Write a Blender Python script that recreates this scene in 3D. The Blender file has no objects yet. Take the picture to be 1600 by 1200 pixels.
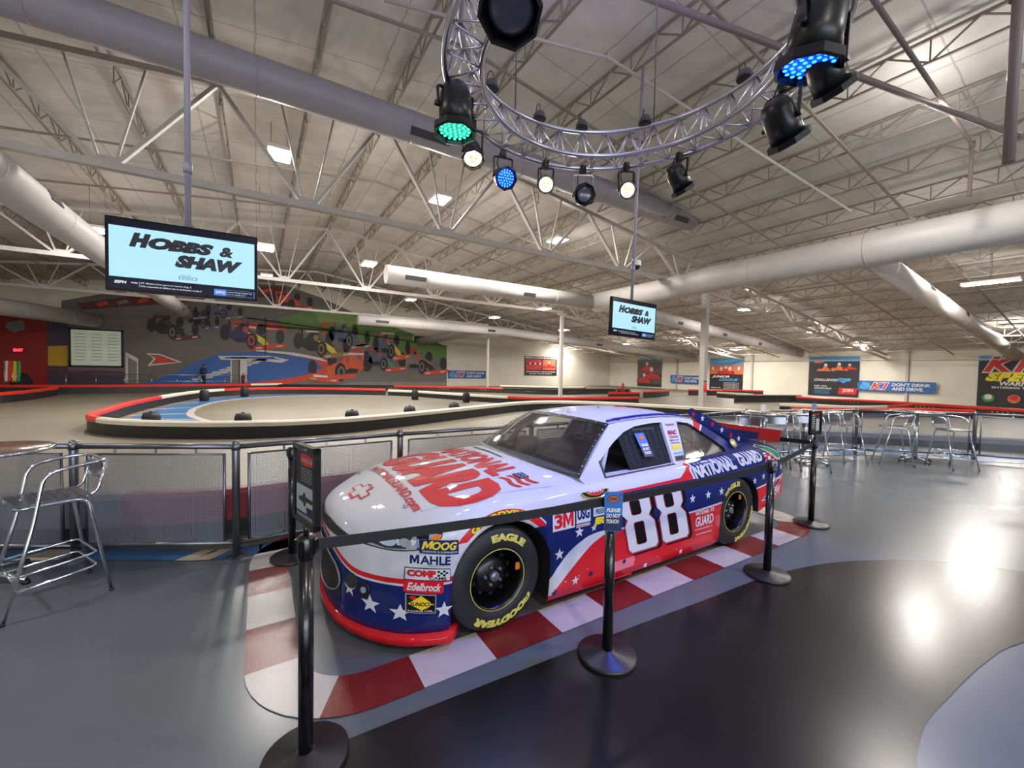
import bpy, bmesh, math, random
from mathutils import Vector, Matrix
random.seed(7)
SC = bpy.context.scene
COL = SC.collection
PI = math.pi

# ---------------------------------------------------------------- camera
F_PX, PITCH, ROLL, CAM_H = 642.8, 0.03399, 0.019464, 1.7608
# world x runs along the building (and the car), world y across it; the camera looks between the two
AZ = 1.016861
_f0 = Vector((math.cos(AZ), math.sin(AZ), 0)); _r = Vector((math.sin(AZ), -math.cos(AZ), 0))
_fw = _f0 * math.cos(PITCH) - Vector((0, 0, math.sin(PITCH)))
_up = _f0 * math.sin(PITCH) + Vector((0, 0, math.cos(PITCH)))
CR = _r * math.cos(ROLL) + _up * math.sin(ROLL)
CU = -_r * math.sin(ROLL) + _up * math.cos(ROLL)
CAM = Vector((0, 0, CAM_H))
cd = bpy.data.cameras.new('camera')
cam = bpy.data.objects.new('camera', cd)
COL.objects.link(cam)
cam.matrix_world = Matrix(((CR.x, CU.x, -_fw.x, 0), (CR.y, CU.y, -_fw.y, 0), (CR.z, CU.z, -_fw.z, CAM_H), (0, 0, 0, 1)))
POSE = cam.matrix_world.copy()
cam.location = POSE.to_translation(); cam.rotation_euler = POSE.to_euler()
cd.sensor_width = 36.0
cd.lens = 36.0 * F_PX / 1600.0
cd.clip_start = 0.05
cd.clip_end = 200
SC.camera = cam

# ---------------------------------------------------------------- world and exposure
w = bpy.data.worlds.new('world'); SC.world = w; w.use_nodes = True
w.node_tree.nodes['Background'].inputs[0].default_value = (0.55, 0.65, 0.85, 1)
w.node_tree.nodes['Background'].inputs[1].default_value = 0.3
vs = SC.view_settings
vs.view_transform = 'Standard'; vs.look = 'None'; vs.gamma = 1.0; vs.use_curve_mapping = False
vs.exposure = EXPOSURE = 0.22
SC.cycles.max_bounces = 7
SC.cycles.diffuse_bounces = 4
SC.cycles.glossy_bounces = 3
SC.cycles.transparent_max_bounces = 12
SC.cycles.transmission_bounces = 4
SC.cycles.sample_clamp_indirect = 6.0
SC.cycles.caustics_reflective = False
SC.cycles.caustics_refractive = False

# ---------------------------------------------------------------- the building's own axes: a runs along the roof trusses, b across them
AV = Vector((1, 0, 0)); BV = Vector((0, 1, 0))
ROT = 0.0
def V(x, y, z=0.0): return _r*x + _f0*y + Vector((0, 0, z))     # metres right of / ahead of the photographer
YAW = -(PI/2 - AZ)                                               # turns an angle seen from the photographer into a world one
def W(a, b, z=0.0): return AV*a + BV*b + Vector((0, 0, z))
def ray(x, y): return _fw + CR*((x-800)/F_PX) - CU*((y-600)/F_PX)
def G(x, y, z=0.0):
    d = ray(x, y); return CAM + d*((z-CAM_H)/d.z)
def onB(x, y, b):            # point of the wall plane b -> (a, z)
    d = ray(x, y); g = CAM + d*(b/d.dot(BV)); return (g.dot(AV), g.z)
def onA(x, y, a):
    d = ray(x, y); g = CAM + d*(a/d.dot(AV)); return (g.dot(BV), g.z)
def roof(a):                 # underside of the roof deck
    return 8.62 - 0.139*(a-3.5) if a > 3.5 else 8.62 - 0.105*(3.5-a)
BACK_B, RIGHT_A, LEFT_A, NEAR_B = 38.65, 38.8, -13.8, -13.0

# ---------------------------------------------------------------- materials
def lin(c):
    return tuple(((v/255)/12.92 if v/255 <= 0.04045 else ((v/255+0.055)/1.055)**2.4) for v in c)
MATS = {}
def mat(name, rgb, rough=0.5, metal=0.0, emit=0.0, coat=0.0, bump=0.0, bscale=20.0, vary=0.0, vscale=3.0, spec=0.5, emit_rgb=None):
    if name in MATS: return MATS[name]
    m = bpy.data.materials.new(name); m.use_nodes = True
    nt = m.node_tree; b = nt.nodes['Principled BSDF']
    c = lin(rgb)
    b.inputs['Base Color'].default_value = (*c, 1)
    b.inputs['Roughness'].default_value = rough
    b.inputs['Metallic'].default_value = metal
    b.inputs['Coat Weight'].default_value = coat
    b.inputs['Coat Roughness'].default_value = 0.04
    b.inputs['Specular IOR Level'].default_value = spec
    if emit:
        b.inputs['Emission Color'].default_value = (*lin(emit_rgb or rgb), 1)
        b.inputs['Emission Strength'].default_value = emit
    if vary or bump:
        tc = nt.nodes.new('ShaderNodeTexCoord')
    if vary:
        n = nt.nodes.new('ShaderNodeTexNoise'); n.inputs['Scale'].default_value = vscale; n.inputs['Detail'].default_value = 5
        nt.links.new(tc.outputs['Object'], n.inputs['Vector'])
        mr = nt.nodes.new('ShaderNodeMapRange'); mr.inputs['From Min'].default_value = .3; mr.inputs['From Max'].default_value = .7
        mr.inputs['To Min'].default_value = 1-vary; mr.inputs['To Max'].default_value = 1+vary
        nt.links.new(n.outputs['Fac'], mr.inputs['Value'])
        mx = nt.nodes.new('ShaderNodeVectorMath'); mx.operation = 'SCALE'
        mx.inputs[0].default_value = c
        nt.links.new(mr.outputs[0], mx.inputs['Scale'])
        nt.links.new(mx.outputs[0], b.inputs['Base Color'])
    if bump:
        n2 = nt.nodes.new('ShaderNodeTexNoise'); n2.inputs['Scale'].default_value = bscale; n2.inputs['Detail'].default_value = 4
        nt.links.new(tc.outputs['Object'], n2.inputs['Vector'])
        bp = nt.nodes.new('ShaderNodeBump'); bp.inputs['Strength'].default_value = bump; bp.inputs['Distance'].default_value = .02
        nt.links.new(n2.outputs['Fac'], bp.inputs['Height']); nt.links.new(bp.outputs[0], b.inputs['Normal'])
    MATS[name] = m
    return m

class E:
    """a tiny expression writer for shader math"""
    nt = None
    def __init__(s, v): s.v = v
    @staticmethod
    def op(kind, *args):
        n = E.nt.nodes.new('ShaderNodeMath'); n.operation = kind
        for i, x in enumerate(args):
            if isinstance(x, E): x = x.v
            if isinstance(x, (int, float)): n.inputs[i].default_value = x
            else: E.nt.links.new(x, n.inputs[i])
        return E(n.outputs[0])
    def __add__(s, o): return E.op('ADD', s, o)
    def __radd__(s, o): return E.op('ADD', s, o)
    def __sub__(s, o): return E.op('SUBTRACT', s, o)
    def __rsub__(s, o): return E.op('SUBTRACT', o, s)
    def __mul__(s, o): return E.op('MULTIPLY', s, o)
    __rmul__ = __mul__
    def __lt__(s, o): return E.op('LESS_THAN', s, o)
    def __gt__(s, o): return E.op('GREATER_THAN', s, o)
    def abs(s): return E.op('ABSOLUTE', s)
    def Or(s, o): return E.op('MAXIMUM', s, o)
def curve(x, pts, xmax, ymax=1.0):
    n = E.nt.nodes.new('ShaderNodeFloatCurve')
    cv = n.mapping.curves[0]
    pts = [(a/xmax, b/ymax) for a, b in pts]
    while len(cv.points) < len(pts): cv.points.new(.5, .5)
    for p, q in zip(cv.points, pts): p.location = q
    n.mapping.update()
    d = E.op('DIVIDE', x, xmax)
    E.nt.links.new(d.v, n.inputs['Value'])
    return E(n.outputs[0])*ymax
def mixc(fac, a, b):
    n = E.nt.nodes.new('ShaderNodeMix'); n.data_type = 'RGBA'
    E.nt.links.new(fac.v, n.inputs['Factor'])
    for k, x in ((6, a), (7, b)):
        if isinstance(x, tuple): n.inputs[k].default_value = (*x, 1)
        else: E.nt.links.new(x, n.inputs[k])
    return n.outputs[2]

# ---------------------------------------------------------------- mesh builder
class MB:
    def __init__(s): s.v = []; s.f = []; s.m = []; s.sm = []
    def add(s, vs, fs, mi=0, smooth=False):
        o = len(s.v); s.v += [tuple(q) for q in vs]
        for f in fs: s.f.append(tuple(i+o for i in f)); s.m.append(mi); s.sm.append(smooth)
        return s
    def box(s, c, d, mi=0, rz=0.0, M=None):
        cx, cy, cz = c; hx, hy, hz = d[0]/2, d[1]/2, d[2]/2
        vs = []
        for k in (-hz, hz):
            for (i, j) in ((-hx, -hy), (hx, -hy), (hx, hy), (-hx, hy)):
                x = i*math.cos(rz)-j*math.sin(rz); y = i*math.sin(rz)+j*math.cos(rz)
                vs.append(Vector((cx+x, cy+y, cz+k)))
        if M: vs = [M @ q for q in vs]
        return s.add(vs, [(3, 2, 1, 0), (4, 5, 6, 7), (0, 1, 5, 4), (1, 2, 6, 5), (2, 3, 7, 6), (3, 0, 4, 7)], mi)
    def bar(s, p, q, wd, hg=None, mi=0, up=(0, 0, 1)):
        """rectangular bar from p to q"""
        p = Vector(p); q = Vector(q); hg = hg or wd
        d = (q-p).normalized(); u = Vector(up)
        if abs(d.dot(u)) > .98: u = Vector((1, 0, 0))
        sx = d.cross(u).normalized(); sy = sx.cross(d)
        vs = []
        for e in (p, q):
            for (i, j) in ((-1, -1), (1, -1), (1, 1), (-1, 1)): vs.append(e + sx*(i*wd/2) + sy*(j*hg/2))
        return s.add(vs, [(0, 1, 2, 3), (7, 6, 5, 4), (0, 4, 5, 1), (1, 5, 6, 2), (2, 6, 7, 3), (3, 7, 4, 0)], mi)
    def tube(s, pts, r, n=10, mi=0, closed=False, caps=True, r_end=None):
        pts = [Vector(p) for p in pts]; N = len(pts)
        vs = []; prev = None
        for i in range(N):
            if closed: t = (pts[(i+1) % N]-pts[i-1]).normalized()
            elif i == 0: t = (pts[1]-pts[0]).normalized()
            elif i == N-1: t = (pts[-1]-pts[-2]).normalized()
            else: t = ((pts[i+1]-pts[i]).normalized()+(pts[i]-pts[i-1]).normalized()).normalized()
            if prev is None:
                u = Vector((0, 0, 1)) if abs(t.z) < .9 else Vector((1, 0, 0))
                u = (u - t*u.dot(t)).normalized()
            else:
                u = (prev - t*prev.dot(t)).normalized()
            prev = u; v2 = t.cross(u)
            rr = r if r_end is None else r+(r_end-r)*i/(N-1)
            for k in range(n):
                a = 2*PI*k/n; vs.append(pts[i]+u*(rr*math.cos(a))+v2*(rr*math.sin(a)))
        fs = []
        for i in range(N if closed else N-1):
            j = (i+1) % N
            for k in range(n):
                k2 = (k+1) % n
                fs.append((i*n+k, i*n+k2, j*n+k2, j*n+k))
        s.add(vs, fs, mi, True)
        if caps and not closed:
            o = len(s.v)-N*n
            s.f.append(tuple(o+k for k in reversed(range(n)))); s.m.append(mi); s.sm.append(False)
            s.f.append(tuple(o+(N-1)*n+k for k in range(n))); s.m.append(mi); s.sm.append(False)
        return s
    def lathe(s, prof, c=(0, 0, 0), n=24, mi=0, axis='z', smooth=True, M=None, caps=True):
        """prof: (radius, height) list"""
        vs = []
        for (r, h) in prof:
            for k in range(n):
                a = 2*PI*k/n
                if axis == 'z': q = Vector((r*math.cos(a), r*math.sin(a), h))
                elif axis == 'y': q = Vector((r*math.sin(a), h, r*math.cos(a)))
                else: q = Vector((h, r*math.cos(a), r*math.sin(a)))
                q += Vector(c)
                vs.append(M @ q if M else q)
        fs = []
        for i in range(len(prof)-1):
            for k in range(n):
                k2 = (k+1) % n
                fs.append((i*n+k, i*n+k2, (i+1)*n+k2, (i+1)*n+k))
        s.add(vs, fs, mi, smooth)
        o = len(s.v)-len(prof)*n
        if caps:
            s.f.append(tuple(o+k for k in reversed(range(n)))); s.m.append(mi); s.sm.append(False)
            s.f.append(tuple(o+(len(prof)-1)*n+k for k in range(n))); s.m.append(mi); s.sm.append(False)
        return s
    def grid(s, fn, us, vs_, mi=0, smooth=True):
        pts = [fn(u, v) for u in us for v in vs_]; m = len(vs_)
        fs = [(i*m+j, (i+1)*m+j, (i+1)*m+j+1, i*m+j+1) for i in range(len(us)-1) for j in range(m-1)]
        return s.add(pts, fs, mi, smooth)
    def prism(s, poly, fn, t0, t1, mi=0, smooth=False):
        """poly 2D extruded: fn(u, v, t) gives the point"""
        n = len(poly)
        vs = [fn(u, v, t0) for u, v in poly]+[fn(u, v, t1) for u, v in poly]
        fs = [tuple(range(n)), tuple(reversed(range(n, 2*n)))]+[((i+1) % n, i, i+n, (i+1) % n+n) for i in range(n)]
        return s.add(vs, fs, mi, smooth)
    def mesh(s, name, mats):
        me = bpy.data.meshes.new(name)
        me.from_pydata(s.v, [], s.f)
        for m in (mats if isinstance(mats, (list, tuple)) else [mats]): me.materials.append(m)
        me.polygons.foreach_set('material_index', s.m)
        me.polygons.foreach_set('use_smooth', s.sm)
        me.update()
        return me
    def fix(s, me):
        b = bmesh.new(); b.from_mesh(me); bmesh.ops.recalc_face_normals(b, faces=b.faces); b.to_mesh(me); b.free()
    def build(s, name, mats, parent=None, recalc=True):
        me = s.mesh(name, mats)
        if recalc: s.fix(me)
        o = bpy.data.objects.new(name, me); COL.objects.link(o)
        if parent: o.parent = parent
        return o

def tag(o, label=None, cat=None, group=None, kind=None):
    if label: o['label'] = label
    if cat: o['category'] = cat
    if group: o['group'] = group
    if kind: o['kind'] = kind
    return o
def thing(name, label, cat, loc=(0, 0, 0), rz=0.0, group=None):
    o = bpy.data.objects.new(name, None); COL.objects.link(o)
    o.empty_display_size = .1
    o.location = loc; o.rotation_euler = (0, 0, rz)
    return tag(o, label, cat, group)
def copy_tree(o, loc=None, rz=None, label=None, group=None):
    def cp(q, par):
        c = q.copy(); COL.objects.link(c); c.parent = par
        for ch in list(q.children): cp(ch, c)
        return c
    c = cp(o, None)
    if loc is not None: c.location = loc
    if rz is not None: c.rotation_euler = (0, 0, rz)
    if label: c['label'] = label
    if group: c['group'] = group
    return c
def struct(o): o['kind'] = 'structure'; return o

# ---------------------------------------------------------------- lettering
_tc = {}
def glyphs(text, bold=0.0, shear=0.0, spacing=1.0, res=3):
    """flat letter outlines as a mesh: (verts2d, faces) in a 0..1 x 0..1 box"""
    key = (text, bold, shear, spacing)
    if key in _tc: return _tc[key]
    cu = bpy.data.curves.new('t', 'FONT'); cu.body = text; cu.offset = bold; cu.shear = shear
    cu.space_character = spacing; cu.resolution_u = res; cu.fill_mode = 'FRONT'; cu.dimensions = '2D'
    ob = bpy.data.objects.new('t', cu); COL.objects.link(ob)
    dg = bpy.context.evaluated_depsgraph_get()
    me = bpy.data.meshes.new_from_object(ob.evaluated_get(dg))
    vs = [(v.co.x, v.co.y) for v in me.vertices]; fs = [tuple(p.vertices) for p in me.polygons]
    bpy.data.objects.remove(ob); bpy.data.curves.remove(cu); bpy.data.meshes.remove(me)
    x0 = min(v[0] for v in vs); x1 = max(v[0] for v in vs); y0 = min(v[1] for v in vs); y1 = max(v[1] for v in vs)
    vs = [((x-x0)/(x1-x0), (y-y0)/(y1-y0)) for x, y in vs]
    _tc[key] = (vs, fs); return _tc[key]
def flat_text(mb, text, box, fn, mi=0, bold=0.02, shear=0.0, spacing=1.0):
    """box = (u0, v0, u1, v1); fn(u, v) gives the point"""
    vs, fs = glyphs(text, bold, shear, spacing)
    u0, v0, u1, v1 = box
    mb.add([fn(u0+(u1-u0)*x, v0+(v1-v0)*y) for x, y in vs], fs, mi)
def cut_text(text, box, step, bold=0.02, shear=0.0, spacing=1.0):
    vs, fs = glyphs(text, bold, shear, spacing)
    u0, v0, u1, v1 = box
    return cut_poly([(u0+(u1-u0)*x, v0+(v1-v0)*y) for x, y in vs], fs, step)
def cut_poly(vs, fs, step):
    b = bmesh.new(); bv = [b.verts.new((x, y, 0)) for x, y in vs]
    for f in fs:
        try: b.faces.new([bv[i] for i in f])
        except ValueError: pass
    for ax in (0, 1):
        lo = min(v.co[ax] for v in b.verts); hi = max(v.co[ax] for v in b.verts)
        k = math.floor(lo/step)+1
        while k*step < hi:
            no = (1, 0, 0) if ax == 0 else (0, 1, 0); co = (k*step, 0, 0) if ax == 0 else (0, k*step, 0)
            bmesh.ops.bisect_plane(b, geom=b.verts[:]+b.edges[:]+b.faces[:], plane_co=co, plane_no=no, dist=1e-6)
            k += 1
    b.verts.index_update()
    out = [(v.co.x, v.co.y) for v in b.verts], [tuple(v.index for v in f.verts) for f in b.faces]
    b.free(); return out
def star(cx, cy, r, rot=0.0, k=.42):
    return [(cx+(r if i % 2 == 0 else r*k)*math.sin(rot+i*PI/5), cy+(r if i % 2 == 0 else r*k)*math.cos(rot+i*PI/5)) for i in range(10)]
def interp(tab, x):
    if x <= tab[0][0]: return tab[0][1]
    for (x0, y0), (x1, y1) in zip(tab, tab[1:]):
        if x <= x1: return y0+(y1-y0)*(x-x0)/(x1-x0)
    return tab[-1][1]
def smooth_interp(tab, x):
    """Catmull-Rom through the table"""
    n = len(tab)
    if x <= tab[0][0]: return tab[0][1]
    if x >= tab[-1][0]: return tab[-1][1]
    for i in range(n-1):
        if x <= tab[i+1][0]: break
    x0, y0 = tab[i]; x1, y1 = tab[i+1]; h = x1-x0; t = (x-x0)/h
    def sl(k):
        if k == 0: return (tab[1][1]-tab[0][1])/(tab[1][0]-tab[0][0])
        if k == n-1: return (tab[-1][1]-tab[-2][1])/(tab[-1][0]-tab[-2][0])
        a = (tab[k][1]-tab[k-1][1])/(tab[k][0]-tab[k-1][0]); b = (tab[k+1][1]-tab[k][1])/(tab[k+1][0]-tab[k][0])
        return 0 if a*b <= 0 else 2*a*b/(a+b)
    m0, m1 = sl(i), sl(i+1)
    return ((2*t**3-3*t*t+1)*y0+(t**3-2*t*t+t)*h*m0+(-2*t**3+3*t*t)*y1+(t**3-t*t)*h*m1)
# ================================================================ common materials
M_WHITE = mat('white paint', (222, 218, 212), .55, vary=.04)
M_JOIST = mat('grey beige joist steel', (138, 129, 119), .6, vary=.1, vscale=5)
M_STEELW = mat('white painted steel', (184, 177, 171), .5, vary=.06, vscale=5)
M_BLACK = mat('black plastic', (16, 16, 18), .42)
M_BLACKM = mat('black powder coat', (13, 14, 17), .3)
M_RUBBER = mat('rubber', (20, 20, 22), .62, bump=.15, bscale=60)
M_ALU = mat('polished aluminium', (205, 208, 214), .2, metal=1)
M_STEEL = mat('brushed steel', (150, 152, 158), .3, metal=1, vary=.1, vscale=30)
M_GALV = mat('galvanised tube', (120, 122, 130), .34, metal=.9)
M_DUCT_SHADED = mat('violet shaded duct', (156, 151, 160), .5, vary=.04)  # duct paint darkened and tinted: missing lamp light and violet glow in the colour
M_DUCT = mat('painted duct', (184, 179, 175), .5, vary=.04)
M_GRILLE = mat('duct grille', (60, 58, 60), .6)
M_RED = mat('red plastic', (205, 45, 35), .4, vary=.06)
M_CREAM = mat('cream plastic', (215, 208, 190), .45, vary=.05)
M_BLACKB = mat('black barrier board', (24, 23, 24), .5, vary=.2)
M_NAVY = mat('navy paint', (20, 34, 92), .3)
M_LAMP = mat('lamp glow', (255, 250, 240), .5, emit=22.0)
M_LAMPW = mat('warm lamp glow', (255, 232, 190), .5, emit=9.0)

# ================================================================ lights of the hall
def area(name, loc, size, power, rgb=(1, .96, .92), size_y=None, rot=(0, 0, 0), parent=None, spread=None):
    l = bpy.data.lights.new(name, 'AREA'); l.energy = power; l.color = rgb; l.size = size
    if size_y: l.shape = 'RECTANGLE'; l.size_y = size_y
    if spread: l.spread = spread
    o = bpy.data.objects.new(name, l); COL.objects.link(o); o.location = loc; o.rotation_euler = rot
    if parent: o.parent = parent
    return o

LAMP_W = 330
def high_bay(a, b, z, where, power=LAMP_W, rgb=(1, .95, .89), long=False, near=False):
    t = thing('high_bay_light', where, 'ceiling light', W(a, b, z), ROT, 'high bay lights under the roof')
    L, Wd = (.30, 1.35) if long else (.55, .78)
    m = MB(); m.box((0, 0, .05), (L, Wd, .09)); m.build('housing', M_WHITE, t)
    m = MB(); m.box((0, 0, -.005), (L-.06, Wd-.06, .02)); m.build('diffuser', M_LAMP, t)
    h = roof(a)-z-.1
    m = MB()
    for s in (-1, 1):
        m = MB(); m.tube([(s*L*.35, 0, .09), (s*L*.35, 0, h)], .008, 5); m.build('hanger', M_STEEL, t)
    area('lamp', (0, 0, -.03), L-.08, power*.8, rgb, Wd-.08, parent=t)
    # extra point light added under the lamp to brighten the roof and sides
    l = bpy.data.lights.new('roof_fill', 'POINT'); l.energy = power*.42; l.color = rgb; l.shadow_soft_size = .12
    o = bpy.data.objects.new('roof_fill', l); COL.objects.link(o); o.parent = t; o.location = (0, 0, -.16)
LIGHTS = [(.5, 12.9, 7.4, 'bright square lamp seen through the first roof truss, left'), (5.2, 13.2, 7.4, 'bright lamp behind the lit par lights, second along the first truss'),
          (10.1, 13.1, 6.9, 'small bright lamp above the long duct end, middle of the hall'), (-4.6, 19.4, 6.2, 'lamp beside the left edge of the big television'),
          (.25, 17.6, 6.0, 'lamp just right of the big television, upper one'), (.4, 25.2, 6.4, 'lamp just right of the big television, lower one'),
          (4.1, 18.6, 6.2, 'lamp above the short white duct end, upper of two'), (4.2, 25.2, 6.3, 'lamp above the mural cars, beside the third truss'),
          (8.5, 26.5, 6.2, 'lamp above the green strip of the mural'), (14.5, 26.0, 5.5, 'lamp over the middle of the hall before the white wall'),
          (14.0, 19.3, 5.3, 'lamp hanging under the middle duct junction'), (20.7, 25.8, 5.0, 'lamp between the two thin columns, upper'),
          (30.5, 37.0, 4.5, 'lamp between the two thin columns, lowest and farthest'), (30.5, 28.6, 4.5, 'lamp under the small television'),
          (22.0, 12.1, 5.2, 'lamp right of the thick column, nearest of its row'), (30.2, 21.8, 4.5, 'lamp right of the thick column at far distance'),
          (35.0, 20.1, 3.9, 'lamp near the far right wall before the league poster'), (29.6, 12.0, 4.5, 'oval lamp left of the sloping duct on the right'),
          (34.5, 11.4, 3.9, 'oval lamp above the blue banner on the right wall')]
for a, b, z, wh in LIGHTS: high_bay(a, b, z, 'white ' + wh)
high_bay(17.3, 3.9, 6.15, 'white lamp hidden behind the big duct, lighting the roof above it', 260)
high_bay(21.0, 3.45, 5.0, 'long white tube lamp, upper of the two at the right edge', 260, long=True)
high_bay(32.5, 4.3, 4.45, 'long white tube lamp, lower of the two at the right edge', 260, long=True)
# lamps of the same rows over and behind the photographer (outside the frame)
for (a, b, z, p) in ((-6, 4, 6.9, 200), (-9, 12, 6.8, 200), (8, -4, 7.0, 260), (0, -5, 7.2, 200), (14, -3, 6.2, 220), (-7, -6, 7, 150), (24, -4, 5, 250), (10.5, 2.5, 6.6, 200)):
    area('high_bay_lamp', W(a, b, z), .6, p, (1, .95, .9))
    l = bpy.data.lights.new('roof_fill', 'POINT'); l.energy = p*.4; l.color = (1, .95, .9); l.shadow_soft_size = .12  # added point fill beside each unseen lamp, brightening the roof
    o = bpy.data.objects.new('roof_fill', l); COL.objects.link(o); o.location = W(a, b, z-.1)

# ================================================================ floor, walls, roof
def ab_mesh(name, pts3, faces, m, smooth=False):
    mb = MB(); mb.add([W(*p) for p in pts3], faces, 0, smooth)
    return mb.build(name, m, recalc=False)
def floor_mat(name, rgb, rough, vary, vscale, bump, spec=.5):
    m = mat(name, rgb, rough, vary=vary, vscale=vscale, bump=bump, bscale=45.0, spec=spec)
    nt = m.node_tree; n = nt.nodes.new('ShaderNodeTexNoise'); n.inputs['Scale'].default_value = 1.4; n.inputs['Detail'].default_value = 6
    tc = nt.nodes.new('ShaderNodeTexCoord'); nt.links.new(tc.outputs['Object'], n.inputs['Vector'])
    mr = nt.nodes.new('ShaderNodeMapRange'); mr.inputs['To Min'].default_value = rough*.85; mr.inputs['To Max'].default_value = rough*1.15
    nt.links.new(n.outputs['Fac'], mr.inputs['Value']); nt.links.new(mr.outputs[0], nt.nodes['Principled BSDF'].inputs['Roughness'])
    return m
M_EPOXY = floor_mat('blue grey epoxy', (92, 98, 104), .25, .06, .8, .012, .4)
M_ASPH = floor_mat('track asphalt', (112, 105, 90), .5, .07, .5, .05)
M_BPAINT = floor_mat('black floor paint', (22, 20, 20), .25, .1, 1.5, .012, .45)
M_CURBR = floor_mat('dark red floor paint', (118, 34, 32), .28, .08, 3, .05, .35)
M_CURBW = floor_mat('white floor paint', (186, 178, 174), .28, .05, 3, .05, .35)
M_BLUEF = floor_mat('blue floor paint', (60, 105, 150), .35, .06, 2, .03)
struct(ab_mesh('floor', [(LEFT_A, NEAR_B, 0), (RIGHT_A, NEAR_B, 0), (RIGHT_A, BACK_B, 0), (LEFT_A, BACK_B, 0)], [(0, 1, 2, 3)], M_EPOXY))
def paint(name, pts, m, z=.003, th=.0025):
    mb = MB(); n = len(pts)
    mb.add([(p[0], p[1], z) for p in pts]+[(p[0], p[1], z-th) for p in pts], [tuple(range(n)), tuple(reversed(range(n, 2*n)))]+[(i, i+n, (i+1) % n+n, (i+1) % n) for i in range(n)])
    return struct(mb.build(name, m))
FENCE = [V(*q)[:2] for q in [(-8.2, 3.3), (-3.85, 3.60), (-2.5, 3.72), (-1.25, 4.62), (1.8, 6.5), (4.8, 8.38), (7.75, 9.2), (9.95, 8.8), (12.2, 8.0), (15.5, 6.0)]]
c1, c2 = [W(*q)[:] for q in ((LEFT_A+.05, BACK_B-.02), (RIGHT_A-.02, BACK_B-.02))]
paint('trim_1', [(x-.05, y+.1) for x, y in FENCE]+[(RIGHT_A-.02, -6), c2[:2], c1[:2]], M_ASPH)

def ceiling_mat():
    m = mat('white roof insulation', (196, 188, 178), .8, bump=.35, bscale=2.5)
    nt = m.node_tree; E.nt = nt; b = nt.nodes['Principled BSDF']
    tc = nt.nodes.new('ShaderNodeTexCoord'); sx = nt.nodes.new('ShaderNodeSeparateXYZ')
    nt.links.new(tc.outputs['Object'], sx.inputs[0])
    ns = nt.nodes.new('ShaderNodeTexNoise'); ns.inputs['Scale'].default_value = 1.2; ns.inputs['Detail'].default_value = 6; ns.inputs['Roughness'].default_value = .65
    nt.links.new(tc.outputs['Object'], ns.inputs['Vector'])
    nz = E(ns.outputs['Fac'])
    x = E(sx.outputs[0]); y = E(sx.outputs[1])
    fa = E.op('FRACT', (x+nz*.12)*(1/1.22)); fb = E.op('FRACT', (y+nz*.1)*(1/2.44))
    line = (fa < .03).Or(fb < .012)
    c = lin((218, 213, 206))
    col = mixc(E.op('SMOOTH_MIN', (nz-.35)*1.6, 1.0, .1), tuple(q*.78 for q in c), tuple(min(1, q*1.12) for q in c))
    col = mixc(line*.5, col, tuple(q*.32 for q in c))
    nt.links.new(col, b.inputs['Base Color'])
    return m
M_CEIL = ceiling_mat()
mb = MB()
prof = [LEFT_A, -8, -2, 1.5, 3.5, 5.5, 12, 20, 30, RIGHT_A]
vsl = []
for a in prof:
    z = roof(a) if abs(a-3.5) > 1 else roof(a)-.04
    vsl += [(a, NEAR_B, z), (a, BACK_B, z)]
mb.add(vsl, [(2*i, 2*i+1, 2*i+3, 2*i+2) for i in range(len(prof)-1)])
o = mb.build('ceiling', M_CEIL, recalc=False); o.rotation_euler = (0, 0, ROT); struct(o)

M_WALL = mat('white wall wrap', (222, 216, 200), .6, bump=.3, bscale=1.6, vary=.05, vscale=1)
def wall(name, pts, m=M_WALL): return struct(ab_mesh(name, pts, [tuple(range(len(pts)))], m))
RA, LA = RIGHT_A, LEFT_A
wall('wall_back', [(LA, BACK_B, 0), (RA, BACK_B, 0), (RA, BACK_B, roof(RA)), (3.5, BACK_B, roof(3.5)), (LA, BACK_B, roof(LA))])
wall('wall_right', [(RA, BACK_B, 0), (RA, NEAR_B, 0), (RA, NEAR_B, roof(RA)), (RA, BACK_B, roof(RA))])
wall('wall_left', [(LA, NEAR_B, 0), (LA, BACK_B, 0), (LA, BACK_B, roof(LA)), (LA, NEAR_B, roof(LA))])
# the wall behind the photographer, with its shop windows
WIN = [(-9, -5.4), (-4.8, -1.2), (-.6, 3.0), (3.6, 7.2)]
mb = MB(); f = []
xs = [LA]+[q for wn in WIN for q in wn]+[RA]
def q4(a0, a1, z0, z1): mb.add([W(a1, NEAR_B, z0), W(a0, NEAR_B, z0), W(a0, NEAR_B, z1), W(a1, NEAR_B, z1)], [(0, 1, 2, 3)])
for i in range(len(xs)-1):
    if i % 2 == 0: q4(xs[i], xs[i+1], .4, 3.2)
q4(LA, RA, 0, .4)
mb.add([W(*q) for q in ((RA, NEAR_B, 3.2), (LA, NEAR_B, 3.2), (LA, NEAR_B, roof(LA)), (3.5, NEAR_B, roof(3.5)), (RA, NEAR_B, roof(RA)))], [(0, 1, 2, 3, 4)])
struct(mb.build('wall_front', M_WALL, recalc=False))
M_GLASS = mat('window glass', (235, 240, 245), .02); M_GLASS.node_tree.nodes['Principled BSDF'].inputs['Transmission Weight'].default_value = 1
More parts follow.
